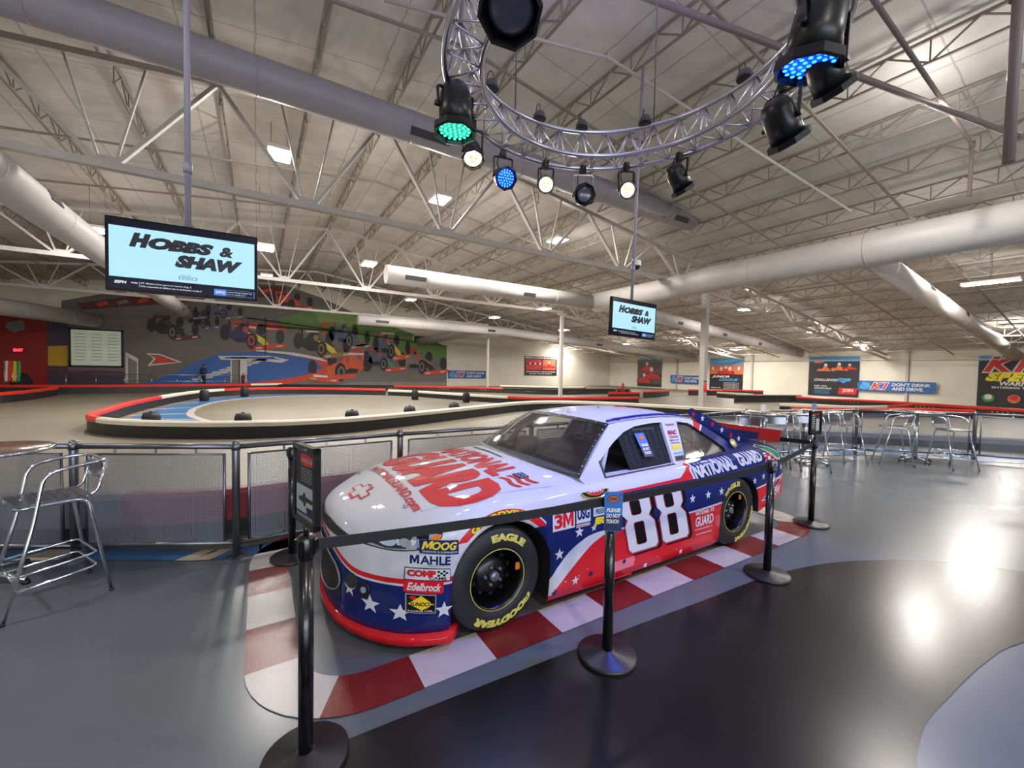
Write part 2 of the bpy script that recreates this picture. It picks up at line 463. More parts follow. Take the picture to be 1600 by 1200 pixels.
for i, (a0, a1) in enumerate(WIN):
    m = MB(); c = W((a0+a1)/2, NEAR_B, 1.8)
    for (da, dz, la, lz) in ((0, -1.4, a1-a0, .08), (0, 1.4, a1-a0, .08), (-(a1-a0)/2, 0, .08, 2.8), ((a1-a0)/2, 0, .08, 2.8), (0, 0, .06, 2.8)):
        p = c+AV*da; m.box((p.x, p.y, 1.8+dz), (la, .1, lz), rz=ROT)
    fr = struct(m.build('window_%d' % (i+1), M_GALV))
    # daylight that comes in through this window
    area('daylight', W((a0+a1)/2, NEAR_B-.25, 1.8), a1-a0-.1, 270, (.74, .85, 1.0), 2.7, rot=(-PI/2, 0, ROT+PI))

# ================================================================ roof trusses and joists
NODES = [-9.6+3.55*k for k in range(8)]
def truss(b, label):
    t = thing('roof_truss', label, 'roof truss', W(0, b, 0), ROT)
    zb = 5.62
    def bot(a): return zb if a <= 17 else zb-.2-(a-17)*.106
    def top(a): return roof(a)-.34
    m = MB(); m.bar((-13.7, 0, zb), (17, 0, zb), .15, .15); m.bar((17, 0, zb-.2), (38.7, 0, bot(38.7)), .13, .12); m.build('bottom_chord', M_STEELW, t)
    m = MB(); m.bar((-13.7, 0, top(-13.7)), (3.5, 0, top(3.5)), .14, .12); m.bar((3.5, 0, top(3.5)), (38.7, 0, top(38.7)), .14, .12); m.build('top_chord', M_STEELW, t)
    nn = [a for a in NODES if a < 16.5]+[18.6+3.3*k for k in range(6)]
    for a in nn:
        for d, wd in ((-1.775, .12), (-.6, .065), (.6, .065), (1.775, .12)):
            m = MB(); s = (a < 17) and 1 or .85
            m.bar((a+(.1 if d > 0 else -.1), 0, bot(a)), (a+d*s, 0, top(a+d*s)), wd, wd*.6); m.build('web', M_STEELW, t)
        m = MB(); m.box((a, 0, bot(a)+.05), (.34, .05, .26)); m.build('gusset_plate', M_STEELW, t)
    return t
truss(11.2, 'white steel roof truss nearest the camera, behind the round lighting rig')
truss(21.4, 'white steel roof truss in the middle of the hall')
truss(31.6, 'brightly lit white steel roof truss before the racing mural')
J_A = [-13.15+1.775*k for k in range(30)]
BAYS = [(.8, 11.2, 'white open web joist under the roof in the bay nearest the camera'), (11.2, 21.4, 'white open web joist between the nearest and the middle truss'),
        (21.4, 31.6, 'white open web joist between the middle truss and the lit truss'), (31.6, 38.6, 'white open web joist between the lit truss and the back wall')]
for bi, (b0, b1, lab) in enumerate(BAYS):
    L = b1-b0
    m = MB(); m.bar((0, .05, -.09), (0, L-.05, -.09), .05, .05); me1 = m.mesh('top_chord', M_JOIST)
    m = MB(); m.bar((0, .5, -.5), (0, L-.5, -.5), .045, .035); me2 = m.mesh('bottom_chord', M_JOIST)
    m = MB(); n = int(L/1.25); st = (L-1)/n
    for k in range(n):
        y = .5+st*k
        m.bar((0, y, -.5), (0, y+st/2, -.09), .028); m.bar((0, y+st/2, -.09), (0, y+st, -.5), .028); m.bar((0, y, -.5), (0, y, -.09), .022)
    me3 = m.mesh('web', M_JOIST)
    for a in J_A:
        if a > 37.9: continue
        t = thing('bar_joist', lab, 'joist', W(a, b0, roof(a)), ROT, 'bar joists of bay %d' % (bi+1))
        for nm, me in (('top_chord', me1), ('bottom_chord', me2), ('web', me3)):
            o = bpy.data.objects.new(nm, me); COL.objects.link(o); o.parent = t
for k, b in enumerate((4.2, 7.6, 14.6, 18.0, 24.8, 28.2, 35)):
    t = thing('bridging_rod', 'thin white rod crossing under the joists, %s from the camera' % ('first', 'second', 'third', 'fourth', 'fifth', 'sixth', 'seventh')[k], 'rod', W(0, b, 0), ROT)
    m = MB(); m.bar((-13.6, 0, roof(-13.6)-.55), (3.5, 0, roof(3.5)-.55), .05); m.bar((3.5, 0, roof(3.5)-.55), (38, 0, roof(38)-.55), .05)
    m.build('rod', M_JOIST, t)

# ================================================================ columns
def column(a, b, top, wd, label):
    t = thing('column', label, 'column', W(a, b, 0), ROT)
    m = MB(); m.box((0, 0, top/2), (wd, wd, top)); m.build('shaft', M_STEELW, t)
    m = MB(); m.box((0, 0, .01), (wd*2, wd*2, .02)); m.build('base_plate', M_STEELW, t)
    m = MB(); m.box((0, 0, top+.06), (.6, wd*1.2, .12)); m.build('cap', M_STEELW, t)
    return t
column(17, 11.2, 5.42, .24, 'thick white column nearest the camera, behind the car roof')
column(17, 21.4, 5.42, .2, 'white column in the middle of the hall')
column(17, 31.6, 5.42, .2, 'white column farthest away, before the white back wall')
for b, w_ in ((9.97, 'behind the blue banner'), (20.6, 'left of the challenge poster'), (28.6, 'left of the league poster')):
    column(RIGHT_A-.12, b, roof(RIGHT_A-.2)-.2, .14, 'white wall column on the right wall ' + w_)
m = MB(); m.bar(W(RIGHT_A-.15, -6, 3.0), W(RIGHT_A-.15, BACK_B-.3, 3.0), .05); tag(m.build('conduit', M_STEELW), 'thin white conduit running along the right wall above the posters', 'conduit')

# ================================================================ ducts
def duct(name_label, pts, r, vents=(), m_=None, rings=()):
    t = thing('air_duct', name_label, 'air duct', pts[0])
    org = Vector(pts[0])
    P_ = [Vector(p)-org for p in pts]
    m = MB(); m.tube(P_, r, 28); m.build('tube', m_ or M_DUCT, t)
    L = sum((P_[i+1]-P_[i]).length for i in range(len(P_)-1))
    def at(d):
        for i in range(len(P_)-1):
            l = (P_[i+1]-P_[i]).length
            if d <= l: return P_[i]+(P_[i+1]-P_[i])*(d/l), (P_[i+1]-P_[i]).normalized()
            d -= l
        return P_[-1], (P_[-1]-P_[-2]).normalized()
    k = 1.5
    while k < L-.5:
        p, d = at(k); m = MB(); m.tube([p-d*.02, p+d*.02], r*1.015, 28); m.build('seam_band', m_ or M_DUCT, t); k += 3.0
    for (dist, ang, ln) in vents:          # ang: around the duct, 0 = towards the viewer side, -90 = down
        p, d = at(dist)
        side = d.cross(Vector((0, 0, 1))).normalized()
        if (CAM-(org+p)).dot(side) < 0: side = -side
        nrm = side*math.cos(math.radians(ang))+Vector((0, 0, 1))*math.sin(math.radians(ang)); tn = d.cross(nrm)
        m = MB(); c = p+nrm*(r-.02)
        m.bar(c-d*ln/2, c+d*ln/2, r*.5, .06, up=nrm); m.build('grille', M_GRILLE, t)
    return t
z0 = 7.3
duct('long round duct with violet shade in its colour crossing the upper left of the hall', [W(-13.5, 9.5, z0), W(13.4, 9.5, z0)], .34, [(8.6, -28, .75), (16.9, -38, .95), (26.0, -38, .7)], M_DUCT_SHADED)
duct('big round duct along the right side under the roof', [W(14, -6, 5.15), W(14, 9.0, 5.2), W(14.1, 11.5, 5.12), W(14, 15.0, 5.1)], .46)
duct('white duct with open end pointing left, middle of the hall', [W(3.9, 15, 5.1), W(13.9, 15, 5.1)], .33, [(1.0, -15, .8), (6, -20, .6)])
e1 = onA(1250, 553, 38.2)
duct('white duct sloping from the junction to the right wall, behind the small television', [W(14.2, 14.6, 5.05), W(38.2, e1[0], e1[1])], .33, [(6, -20, .5), (11, -20, .5), (16, -20, .5)])
e2 = onA(1588, 556, 38.4)
duct('brightly lit duct sloping down to the right wall beside the tube lamps', [W(14.2, 4.6, 5.1), W(38.4, e2[0], e2[1])], .3, [(5, 20, .5), (10, 10, .5)])
e3 = onA(1085, 559, 38.2)
duct('low white duct along the back of the hall under the lit truss', [W(5.9, 30, 5.05), W(17.5, 30, 5.0), W(38.2, e3[0], e3[1])], .36, [(1.6, -10, .9), (10.4, -10, .7), (17, -10, .6), (21, -10, .6)])
e4 = onB(655, 534, 38.4)
duct('short white duct bending to the vent over the mural', [W(17.2, 30.1, 4.95), W(14.8, 33.5, 4.75), W(e4[0], 38.3, e4[1])], .36)
duct('grey duct coming down from the left edge behind the television', [W(-3.95, 3, 5.05), W(-3.9, 22, 5.0), W(-3.95, 34, 5.0)], .36, [(9.5, 20, .6), (27, -20, .4)])
e5 = onB(150, 501, 38.3)
duct('white duct at the left edge ending over the projection screen', [W(-13.4, 26.0, 4.5), W(e5[0], 38.2, e5[1])], .45)
# sprinkler pipes near the lighting rig
M_PIPE = mat('dull red brown pipe', (118, 104, 102), .5)
def pipe(label, pts, r, m_=M_PIPE):
    t = thing('sprinkler_pipe', label, 'pipe', pts[0])
    P_ = [Vector(p)-Vector(pts[0]) for p in pts]
    m = MB(); m.tube(P_, r, 12); m.build('tube', m_, t)
    for p in P_[1:-1] or [P_[-1]]:
        m = MB(); m.lathe([(r*1.5, -.06), (r*1.5, .06)], c=p, n=12); m.build('coupling', m_, t)
pipe('red brown pipe running from the top edge to the upper right corner', [G(990, -12, 6.9), G(1592, 214, 6.2)], .05)
pipe('thin red brown pipe that turns down onto the big duct', [G(1362, -5, 6.9), G(1519, 226, 6.6), G(1519, 226, 6.6)-Vector((0, 0, 1.05))], .035)
pp = G(1592, -10, 6.4)
pipe('thick pipe end hanging down at the upper right corner', [pp+Vector((0, 0, .3)), pp, pp-Vector((0.02, 0, 2.0))], .055)
pipe('long thin white pipe slanting under the roof behind the rig', [G(600, 0, 7.9), G(950, 90, 7.6), G(1330, 330, 6.3)], .03, M_STEELW)
# ================================================================ track barriers
def along(pts, step=.35):
    """Catmull-Rom resample of a 2D path"""
    P_ = [Vector((p[0], p[1], 0)) for p in pts]; out = []
    for i in range(len(P_)-1):
        p0 = P_[max(i-1, 0)]; p1 = P_[i]; p2 = P_[i+1]; p3 = P_[min(i+2, len(P_)-1)]
        n = max(2, int((p2-p1).length/step))
        for k in range(n):
            t = k/n
            out.append(.5*((2*p1)+(p2-p0)*t+(2*p0-5*p1+4*p2-p3)*t*t+(3*p1-p0-3*p2+p3)*t**3))
    out.append(P_[-1]); return out
def profile_sweep(path, prof, m, mi=0):
    """prof: (side offset, height) closed loop"""
    vs = []; n = len(prof)
    for i, p in enumerate(path):
        t = (path[min(i+1, len(path)-1)]-path[max(i-1, 0)]).normalized(); s = Vector((t.y, -t.x, 0))
        for (o_, h) in prof: vs.append(p+s*o_+Vector((0, 0, h)))
    fs = [(i*n+k, i*n+(k+1) % n, (i+1)*n+(k+1) % n, (i+1)*n+k) for i in range(len(path)-1) for k in range(n)]
    fs += [tuple(range(n)), tuple((len(path)-1)*n+k for k in reversed(range(n)))]
    m.add(vs, fs, mi)
BC = {'g': mat('grey barrier pad', (112, 112, 118), .5, vary=.1), 'm': mat('maroon barrier pad', (128, 36, 48), .5, vary=.1), 'r': M_RED, 'w': M_CREAM, 'k': M_BLACKB}
def barrier(label, pts, cols, h=.42, th=.16, group=None, marks=False, world=False, ch=.13):
    path = along([p if world else V(*p)[:2] for p in pts])
    t = thing('track_barrier', label, 'barrier', path[0], 0, group)
    o0 = path[0].copy(); path = [p-o0 for p in path]
    m = MB(); profile_sweep(path, [(-th/2+.02, 0), (th/2-.02, 0), (th/2-.02, h-ch+.01), (-th/2+.02, h-ch+.01)], m); m.build('board', M_BLACKB, t)
    ds = [0]
    for a, b in zip(path, path[1:]): ds.append(ds[-1]+(b-a).length)
    L = ds[-1]; x = 0
    for c, fr in cols:
        i0 = min(range(len(ds)), key=lambda i: abs(ds[i]-x*L)); x += fr
        i1 = min(range(len(ds)), key=lambda i: abs(ds[i]-x*L))
        if i1 > i0:
            m = MB(); profile_sweep(path[i0:i1+1], [(-th/2, h-ch), (th/2, h-ch), (th/2+.01, h-.04), (th*.3, h), (-th*.3, h), (-th/2-.01, h-.04)], m)
            m.build('rail_cap', BC[c], t)
    if marks:
        m = MB()
        for k in range(marks):
            f = (k+.5)/marks; i = int(f*(len(path)-1)); p = path[i]; d = (path[i+1]-path[i]).normalized(); s = Vector((d.y, -d.x, 0))
            if (-o0-p).dot(s) < 0: s = -s
            for j in range(5):
                c = p+d*(j*.17-.35)+s*(th/2-.012)+Vector((0, 0, h-.22)); e = d*.05+Vector((0, 0, .04))
                m.bar(c-e, c+e*0, .012, .03, up=s); m.bar(c, c+Vector((-e.x, -e.y, e.z)), .012, .03, up=s)
        m.build('chevrons', mat('orange yellow print', (225, 150, 40), .5), t)
    return t
NEAR = [(13.67, 16.6), (10.4, 15.3), (7.0, 17.0), (4.84, 18.2), (2.2, 18.6), (.4, 17.6), (-1.28, 15.2), (-3.5, 12.0), (-5.0, 10.45), (-6.6, 9.75), (-8.3, 9.6), (-9.7, 9.85), (-10.9, 10.6), (-12.0, 12.2), (-13.5, 14.8), (-15.2, 18.6), (-16.0, 21.6), (-15.4, 24.4), (-12.5, 25.9), (-8.0, 26.0)]
barrier('long curving black track barrier with red and white cap that loops at the left', NEAR, [('w', .545), ('r', .16), ('w', .11), ('r', .185)])
barrier('red then white barrier on the far side of the loop, before the mural', [(-7.8, 26.0), (-6.0, 25.4), (-3.9, 24.0), (-.6, 21.9), (1.5, 21.6), (4.6, 22.4), (7.2, 23.4)], [('w', .52), ('r', .48)], h=.38)
barrier('black outer barrier with yellow chevrons under the mural', [(-16.9, 29.3), (-13.5, 30.2), (-9.0, 31.4), (-4.5, 31.6), (-1.0, 31.0), (3.2, 30.4), (7, 32.5), (9.5, 33)], [('k', .3), ('r', .3), ('k', .4)], marks=8)
barrier('long red barrier along the left wall before the flags', [(-27.4, 20.4), (-24.2, 22.0), (-20.9, 24.6), (-17.5, 28.0), (-16.6, 29.6)], [('r', .86), ('w', .14)], h=.5)
barrier('black barrier with red cap at the left edge of the track', [(-21.6, 13.6), (-20.9, 15.8), (-21.2, 17.6), (-23.3, 21.0)], [('r', 1)], h=.45)
barrier('black barrier with orange chevrons and thin red edge along the right wall', [(15.6, 31.2), (18.2, 27.2), (21.6, 23.4), (23.3, 19.4), (24.8, 15.2), (26.5, 11.4)], [('w', .12), ('r', .62), ('w', .26)], marks=7)
barrier('short red capped black barrier with the small red cones behind it', [(6.5, 27.6), (8.8, 28.4)], [('r', 1)], h=.4)
barrier('short red barrier bent like an elbow in the middle of the track', [(9.2, 28.6), (10.8, 30.0), (12.2, 32.0)], [('r', 1)], h=.5)
barrier('long low black barrier stub before the right wall', [(13.9, 25.6), (16.4, 26.3), (18.9, 26.9)], [('k', 1)], h=.5)
barrier('red barrier along the foot of the league poster', [(14.2, 33.0), (18.3, 33.8), (20.4, 33.4)], [('r', 1)], h=.5)
barrier('white barrier on the far track before the corner', [(-1, 34), (4.0, 33.6), (6.0, 34.6), (6.4, 36.5)], [('w', .8), ('r', .2)], h=.5)
barrier('white capped barrier between the tracks on the right', [(13.0, 19.9), (16, 19.3), (19.5, 20.6), (21.5, 22)], [('w', .6), ('r', .4)], h=.4)
barrier('dark barrier with red cap behind the tables on the right', [(12.2, 17.9), (15.0, 17.8), (18.2, 18.6), (20.5, 18.2)], [('r', 1)], h=.4)
# painted infield inside the loop
inner = along([V(*q)[:2] for q in [(-9.4, 10.1), (-10.6, 10.9), (-12.9, 14.4), (-14.8, 18.6), (-15.5, 21.6), (-14.9, 24.0), (-12.4, 25.4), (-8, 25.5), (-11.5, 24.6), (-13.6, 22.6), (-13.9, 19.8), (-12.8, 16.8), (-11.2, 14.3), (-9.6, 12.8), (-8.0, 11.7), (-7.4, 10.2), (-9.4, 10.1)]], .4)[:-1]
paint('trim_2', [(p.x, p.y) for p in inner], M_BLUEF, .006)
mb = MB(); ln = along([V(*q)[:2] for q in [(-7.4, 11.2), (-9.6, 12.8), (-11.2, 14.3), (-12.8, 16.8), (-13.9, 19.8), (-13.6, 22.6), (-11.5, 24.6), (-8, 25.4)]], .4)
profile_sweep(ln, [(-.11, .004), (.11, .004), (.11, .010), (-.11, .010)], mb)
for (x0_, y0_, x1_, y1_) in ((180, 655, 318, 656), (197, 650, 304, 646), (213, 641, 299, 637), (233, 633, 311, 629), (252, 627, 325, 622), (270, 621, 345, 617), (290, 616, 365, 613)):
    p = G(x0_, y0_); q = G(x1_, y1_)
    mb.bar(p+Vector((0, 0, .0085)), q+Vector((0, 0, .0085)), .14, .004)
struct(mb.build('trim_3', M_CURBW))
# rubber rollers standing along the loop
for k, (x, y) in enumerate([(-9.05, 10.3), (-6.87, 10.5), (-4.55, 11.7), (-3.3, 13.3), (-2.1, 15.0), (-14.6, 19.5), (-14.7, 22.6), (-5.4, 22.9), (-2.4, 21.7)]):
    t = thing('rubber_roller', 'small black rubber roller on the infield side of the looping barrier', 'roller', V(x, y), 0, 'rubber rollers at the loop')
    m = MB(); m.lathe([(.15, 0), (.19, .04), (.19, .42), (.15, .52)], n=16); m.build('tyre', M_RUBBER, t)
    m = MB(); m.lathe([(.04, .52), (.04, .56)], n=8); m.build('pin', M_GALV, t)
# small red cones stacked in the middle
for k, (x, y, s, z, wh) in enumerate([(7.3, 28.6, 1.0, 0, 'left'), (7.75, 28.75, 1.5, 0, 'tallest'), (8.3, 28.9, .9, 0, 'right')]):
    t = thing('traffic_cone', 'dark red traffic cone in the middle of the track, %s of three' % wh, 'cone', V(x, y))
    m = MB(); m.lathe([(.16*s, .03), (.05*s, .62*s), (.03*s, .66*s)], n=14); m.build('cone_body', mat('red cone', (150, 30, 28), .5), t)
    m = MB(); m.box((0, 0, .015), (.4*s, .4*s, .03)); m.build('foot', M_BLACK, t)

# ================================================================ flat prints on the walls
def px_layer(mb, pts, k, mi, b=BACK_B):
    """an outline drawn on the back wall plane, k-th layer of the print"""
    y = b-.03-.006*k
    vs = [(onB(x, yy, y)[0], y, onB(x, yy, y)[1]) for x, yy in pts]
    mb.add(vs, [tuple(range(len(vs)))], mi)
PAL = [('asphalt print', (108, 102, 97)), ('red print', (150, 32, 30)), ('plum print', (70, 58, 74)), ('yellow print', (206, 160, 40)), ('green print', (96, 132, 62)), ('blue print', (52, 98, 172)),
       ('white print', (215, 210, 205)), ('orange red print', (205, 70, 48)), ('dark print', (34, 30, 32)), ('mid grey print', (130, 124, 116)), ('deep blue print', (48, 46, 92)), ('gold print', (150, 120, 70)),
       ('teal print', (90, 140, 130)), ('bright orange print', (214, 92, 52)), ('light green print', (128, 158, 84)), ('dark red print', (96, 42, 40)), ('bright yellow print', (228, 205, 60)), ('steel blue print', (84, 96, 124))]
PALM = [mat(n, c, .55, vary=.05, vscale=2) for n, c in PAL]
def ell(cx, cy, rx, ry, n=16): return [(cx+rx*math.cos(2*PI*k/n), cy+ry*math.sin(2*PI*k/n)) for k in range(n)]
mb = MB()
L_ = lambda pts, k, mi: px_layer(mb, pts, k, mi)
L_([(96, 603), (96, 470), (200, 452), (330, 440), (447, 446), (504, 466), (560, 492), (627, 515), (698, 541), (698, 603)], 0, 0)
L_([(-90, 604), (-90, 478), (74, 486), (74, 604)], 1, 1)
L_([(74, 604), (74, 486), (106, 492), (106, 604)], 1, 2); L_([(106, 604), (106, 580), (196, 580), (196, 604)], 1, 2)
L_([(75, 541), (106, 540), (106, 572), (75, 571)], 2, 3); L_([(75, 576), (196, 580), (196, 581.5), (75, 577.5)], 2, 1)
L_([(10, 504), (36, 500), (40, 514), (22, 520), (8, 512)], 2, 9)
L_([(120, 474), (330, 446), (447, 448), (447, 462), (330, 470), (130, 484)], 1, 15)
for k in range(9): L_([(150+k*32, 474-k*2.5), (166+k*32, 470-k*2.5), (170+k*32, 475-k*2.5), (154+k*32, 479-k*2.5)], 2, 9 if k % 2 else 7)
L_([(436, 497), (504, 478), (560, 493), (627, 516), (698, 543), (698, 560), (650, 556), (560, 532), (500, 519), (436, 510)], 2, 4)
L_([(490, 486), (540, 490), (570, 500), (540, 512), (500, 505)], 3, 14)
L_([(380, 503), (436, 506), (452, 516), (400, 517), (360, 513)], 3, 7); L_([(360, 508), (400, 510), (440, 515), (400, 514)], 4, 6)
L_([(260, 603), (240, 596), (330, 560), (400, 546), (460, 551), (506, 560), (536, 578), (500, 592), (430, 602)], 3, 7)
L_([(400, 546), (460, 551), (500, 559), (515, 566), (470, 557), (400, 550)], 4, 6)
L_([(225, 600), (275, 582), (305, 566), (345, 552), (400, 549), (450, 554), (490, 562), (505, 575), (470, 588), (400, 597), (330, 600)], 4, 5)
for k in range(9): L_([(298+k*11, 592-k*3.6), (330+k*12, 588-k*3.8), (334+k*12, 590-k*3.8), (302+k*11, 594.5-k*3.6)], 5, 6)
L_([(340, 556), (420, 556), (452, 562), (440, 567), (400, 563), (345, 562)], 5, 6); L_([(352, 558), (420, 558), (440, 562), (400, 560.5), (350, 560)], 6, 5)
L_([(228, 552), (250, 553), (285, 566), (250, 570), (230, 572), (240, 560)], 4, 6); L_([(232, 554), (250, 555), (279, 566), (248, 568), (236, 569), (244, 560)], 5, 7)
L_([(196, 598), (196, 550), (216, 560), (216, 598)], 4, 6); L_([(200, 598), (200, 558), (214, 566), (214, 598)], 5, 9)
L_([(360, 598), (360, 556), (386, 556), (386, 598)], 6, 6); L_([(362, 598), (362, 562), (373, 562), (373, 598)], 7, 9); L_([(373, 598), (373, 562), (375, 562), (375, 598)], 8, 8)
L_([(503, 603), (560, 597), (698, 597), (698, 603)], 3, 9)
def racer(cx, cy, w, h, body, acc, nose=None, k0=5, flip=1, rim=None):
    """a low open-wheel car coming towards the viewer, front wing at the lower end"""
    X = lambda u: cx+flip*u*w; Y = lambda v: cy+v*h
    L_(ell(X(-.40), Y(-.10), .085*w, .27*h), k0, 8); L_(ell(X(.13), Y(-.20), .07*w, .21*h), k0, 8)
    L_([(X(-.36), Y(-.50)), (X(-.06), Y(-.48)), (X(-.06), Y(-.37)), (X(-.36), Y(-.38))], k0, acc)
    L_([(X(-.36), Y(-.5)), (X(-.33), Y(-.5)), (X(-.30), Y(.0)), (X(-.34), Y(.0))], k0+1, body); L_([(X(-.08), Y(-.48)), (X(-.055), Y(-.48)), (X(-.05), Y(-.1)), (X(-.08), Y(-.1))], k0+1, body)
    L_([(X(-.36), Y(.06)), (X(-.30), Y(-.14)), (X(-.18), Y(-.40)), (X(-.11), Y(-.42)), (X(-.02), Y(-.16)), (X(.12), Y(-.06)), (X(.22), Y(.08)), (X(.10), Y(.26)), (X(-.22), Y(.24))], k0+2, body)
    L_([(X(-.28), Y(.10)), (X(-.16), Y(.06)), (X(-.05), Y(.14)), (X(-.06), Y(.24)), (X(-.24), Y(.22))], k0+3, 8)
    L_(ell(X(-.10), Y(-.20), .045*w, .11*h, 10), k0+3, acc); L_(ell(X(-.145), Y(-.36), .03*w, .07*h, 8), k0+3, 8)
    L_([(X(-.08), Y(-.10)), (X(.02), Y(-.10)), (X(.20), Y(.14)), (X(.26), Y(.34)), (X(.17), Y(.34)), (X(.04), Y(.12))], k0+4, nose if nose is not None else body)
    L_(ell(X(.0), Y(.18), .085*w, .28*h), k0+5, 8); L_(ell(X(.42), Y(.06), .065*w, .25*h), k0+3, 8)
    L_(ell(X(-.012), Y(.18), .05*w, .17*h), k0+6, rim if rim is not None else 9); L_(ell(X(-.012), Y(.18), .032*w, .11*h), k0+7, 8)
    L_([(X(.02), Y(.38)), (X(.16), Y(.33)), (X(.30), Y(.30)), (X(.51), Y(.28)), (X(.52), Y(.40)), (X(.30), Y(.47)), (X(.03), Y(.51))], k0+7, acc)
    L_([(X(.06), Y(.42)), (X(.15), Y(.40)), (X(.15), Y(.44)), (X(.06), Y(.46))], k0+8, 6); L_([(X(.36), Y(.36)), (X(.46), Y(.34)), (X(.46), Y(.38)), (X(.36), Y(.40))], k0+8, 6)
racer(455, 470, 70, 30, 7, 7, rim=8)
racer(350, 486, 60, 26, 17, 9); racer(300, 488, 44, 22, 8, 9)
racer(270, 512, 84, 40, 8, 15); racer(318, 500, 50, 30, 8, 17)
racer(394, 524, 104, 46, 10, 7, 16, rim=7)
racer(546, 525, 66, 42, 17, 9)
racer(503, 537, 92, 46, 8, 11, 16, rim=11)
racer(612, 541, 60, 44, 17, 13, 16)
racer(600, 562, 70, 38, 17, 7, 12, rim=9)
racer(660, 566, 78, 40, 9, 7, 8)
racer(532, 572, 104, 52, 13, 7, 13, k0=7, rim=9, flip=-1)
L_([(484, 583), (520, 586), (556, 584), (556, 590), (520, 594), (484, 591)], 16, 7); L_([(490, 585), (512, 587), (512, 590), (490, 589)], 17, 6)
L_([(504, 526), (504, 503), (526, 504), (526, 508), (508, 507), (508, 526)], 4, 7)
L_([(478, 516), (498, 517), (498, 520), (478, 519)], 9, 6); L_([(596, 519), (616, 520), (616, 523), (596, 522)], 9, 6)
L_([(555, 537), (576, 538), (576, 541), (555, 541)], 12, 7); L_([(632, 543), (650, 544), (650, 549), (632, 548)], 4, 7)
L_([(545, 551), (568, 552), (568, 555), (545, 555)], 13, 6)
mural = mb.build('wall_mural', PALM)
tag(mural, 'huge printed racing mural on the back wall with open wheel cars on a grey track', 'mural')
# black hanging wires before the mural
for k, (p, q) in enumerate([((385, 496), (698, 541)), ((404, 508), (560, 520)), ((415, 495), (415, 552))]):
    m = MB(); a = onB(*p, 38.2); b = onB(*q, 38.2); m.tube([(a[0], 38.2, a[1]), (b[0], 38.2, b[1])], .03, 6)
    tag(m.build('cable', M_BLACK), ('upper long black cable strung across the mural', 'lower short black cable across the mural', 'upright black pole at the left of the mural cars')[k], 'cable')
# projection screen, vents, exit sign, railing
def frame_on_back(name, label, cat, x0, y0, x1, y1, fr, m_frame, m_in, b=38.5):
    a0, z1 = onB(x0, y0, b); a1, z0_ = onB(x1, y1, b)
    t = thing(name, label, cat, ((a0+a1)/2, b, z0_))
    w_, h = a1-a0, z1-z0_
    m = MB()
    for (cx, cz, sx, sz) in ((0, fr/2, w_, fr), (0, h-fr/2, w_, fr), (-w_/2+fr/2, h/2, fr, h), (w_/2-fr/2, h/2, fr, h)): m.box((cx, 0, cz), (sx, .12, sz))
    m.build('frame', m_frame, t)
    m = MB(); m.box((0, .03, h/2), (w_-fr*1.6, .04, h-fr*1.6)); m.build('panel', m_in, t)
    return t, w_, h
M_SCR = mat('projected list', (186, 192, 172), .6, emit=.22, vary=.08, vscale=2)
t, w_, h = frame_on_back('projection_screen', 'large black framed screen showing a pale timing list at the left of the mural', 'screen', 107, 512, 193, 574, .1, M_BLACK, M_SCR)
m = MB()
for k in range(9):
    for j in range(3): m.box((-w_*.3+j*w_*.3, .005, h*(.86-k*.085)), (w_*.2, .01, .045))
m.build('text_rows', mat('projected text', (140, 158, 128), .6, emit=.1), t)
frame_on_back('wall_vent', 'dark square air vent above the projection screen', 'vent', 128, 489, 158, 504, .08, M_WHITE, M_GRILLE)
frame_on_back('wall_vent', 'dark square air vent over the right part of the mural', 'vent', 645, 523, 670, 536, .08, M_WHITE, M_GRILLE, 38.52)
a, z = onB(29, 547, 38.5)
t = thing('exit_sign', 'small glowing red exit sign on the red wall', 'sign', (a, 38.5, z-.12))
m = MB(); m.box((0, 0, .12), (.62, .08, .26)); m.build('housing', mat('exit housing', (140, 40, 40), .5), t)
m = MB(); flat_text(m, 'EXIT', (-.2, .04, .2, .2), lambda u, v: (u, -.045, v)); m.build('letters', mat('exit glow', (255, 40, 50), .5, emit=8), t)
t = thing('railing', 'thin steel railing along the foot of the mural at the left', 'railing', (-10.5, 37.6, 0))
for z in (.95, .5): m = MB(); m.tube([(0, 0, z), (9.8, 0, z)], .025, 6); m.build('rail', M_ALU, t)
for k in range(8): m = MB(); m.tube([(k*1.4, 0, 0), (k*1.4, 0, .95)], .025, 6); m.build('post', M_ALU, t)
# thin pole at the left with the flags below
p = G(5, 612); 
for k, (x, c, lab) in enumerate(((8, (225, 215, 205), 'white'), (12, (190, 40, 30), 'red'), (20, (222, 170, 30), 'yellow'), (26, (40, 130, 70), 'green'))):
    q = G(x, 616)
    t = thing('marshal_flag', lab + ' marshal flag on a short pole at the left edge of the track', 'flag', q)
    m = MB(); m.tube([(0, 0, 0), (0, 0, 1.75)], .02, 6); m.build('pole', M_ALU, t)
    m = MB(); rt = _r
    m.grid(lambda u, v: Vector((0, 0, 1.72-v*1.05))+rt*(u*.19)+_f0*(.05*math.sin(u*7+v*2)), [i/6 for i in range(7)], [i/6 for i in range(7)]); m.build('cloth', mat('flag ' + lab, c, .7), t)
q = G(34, 610)
m = MB(); m.lathe([(.3, 0), (.45, .2), (.42, .6), (.25, .95), (.05, 1.05)], n=12); o = m.build('bag', mat('black cloth', (18, 22, 20), .8, bump=.6, bscale=5)); o.location = q
tag(o, 'heap of black bags beside the marshal flags', 'bag')
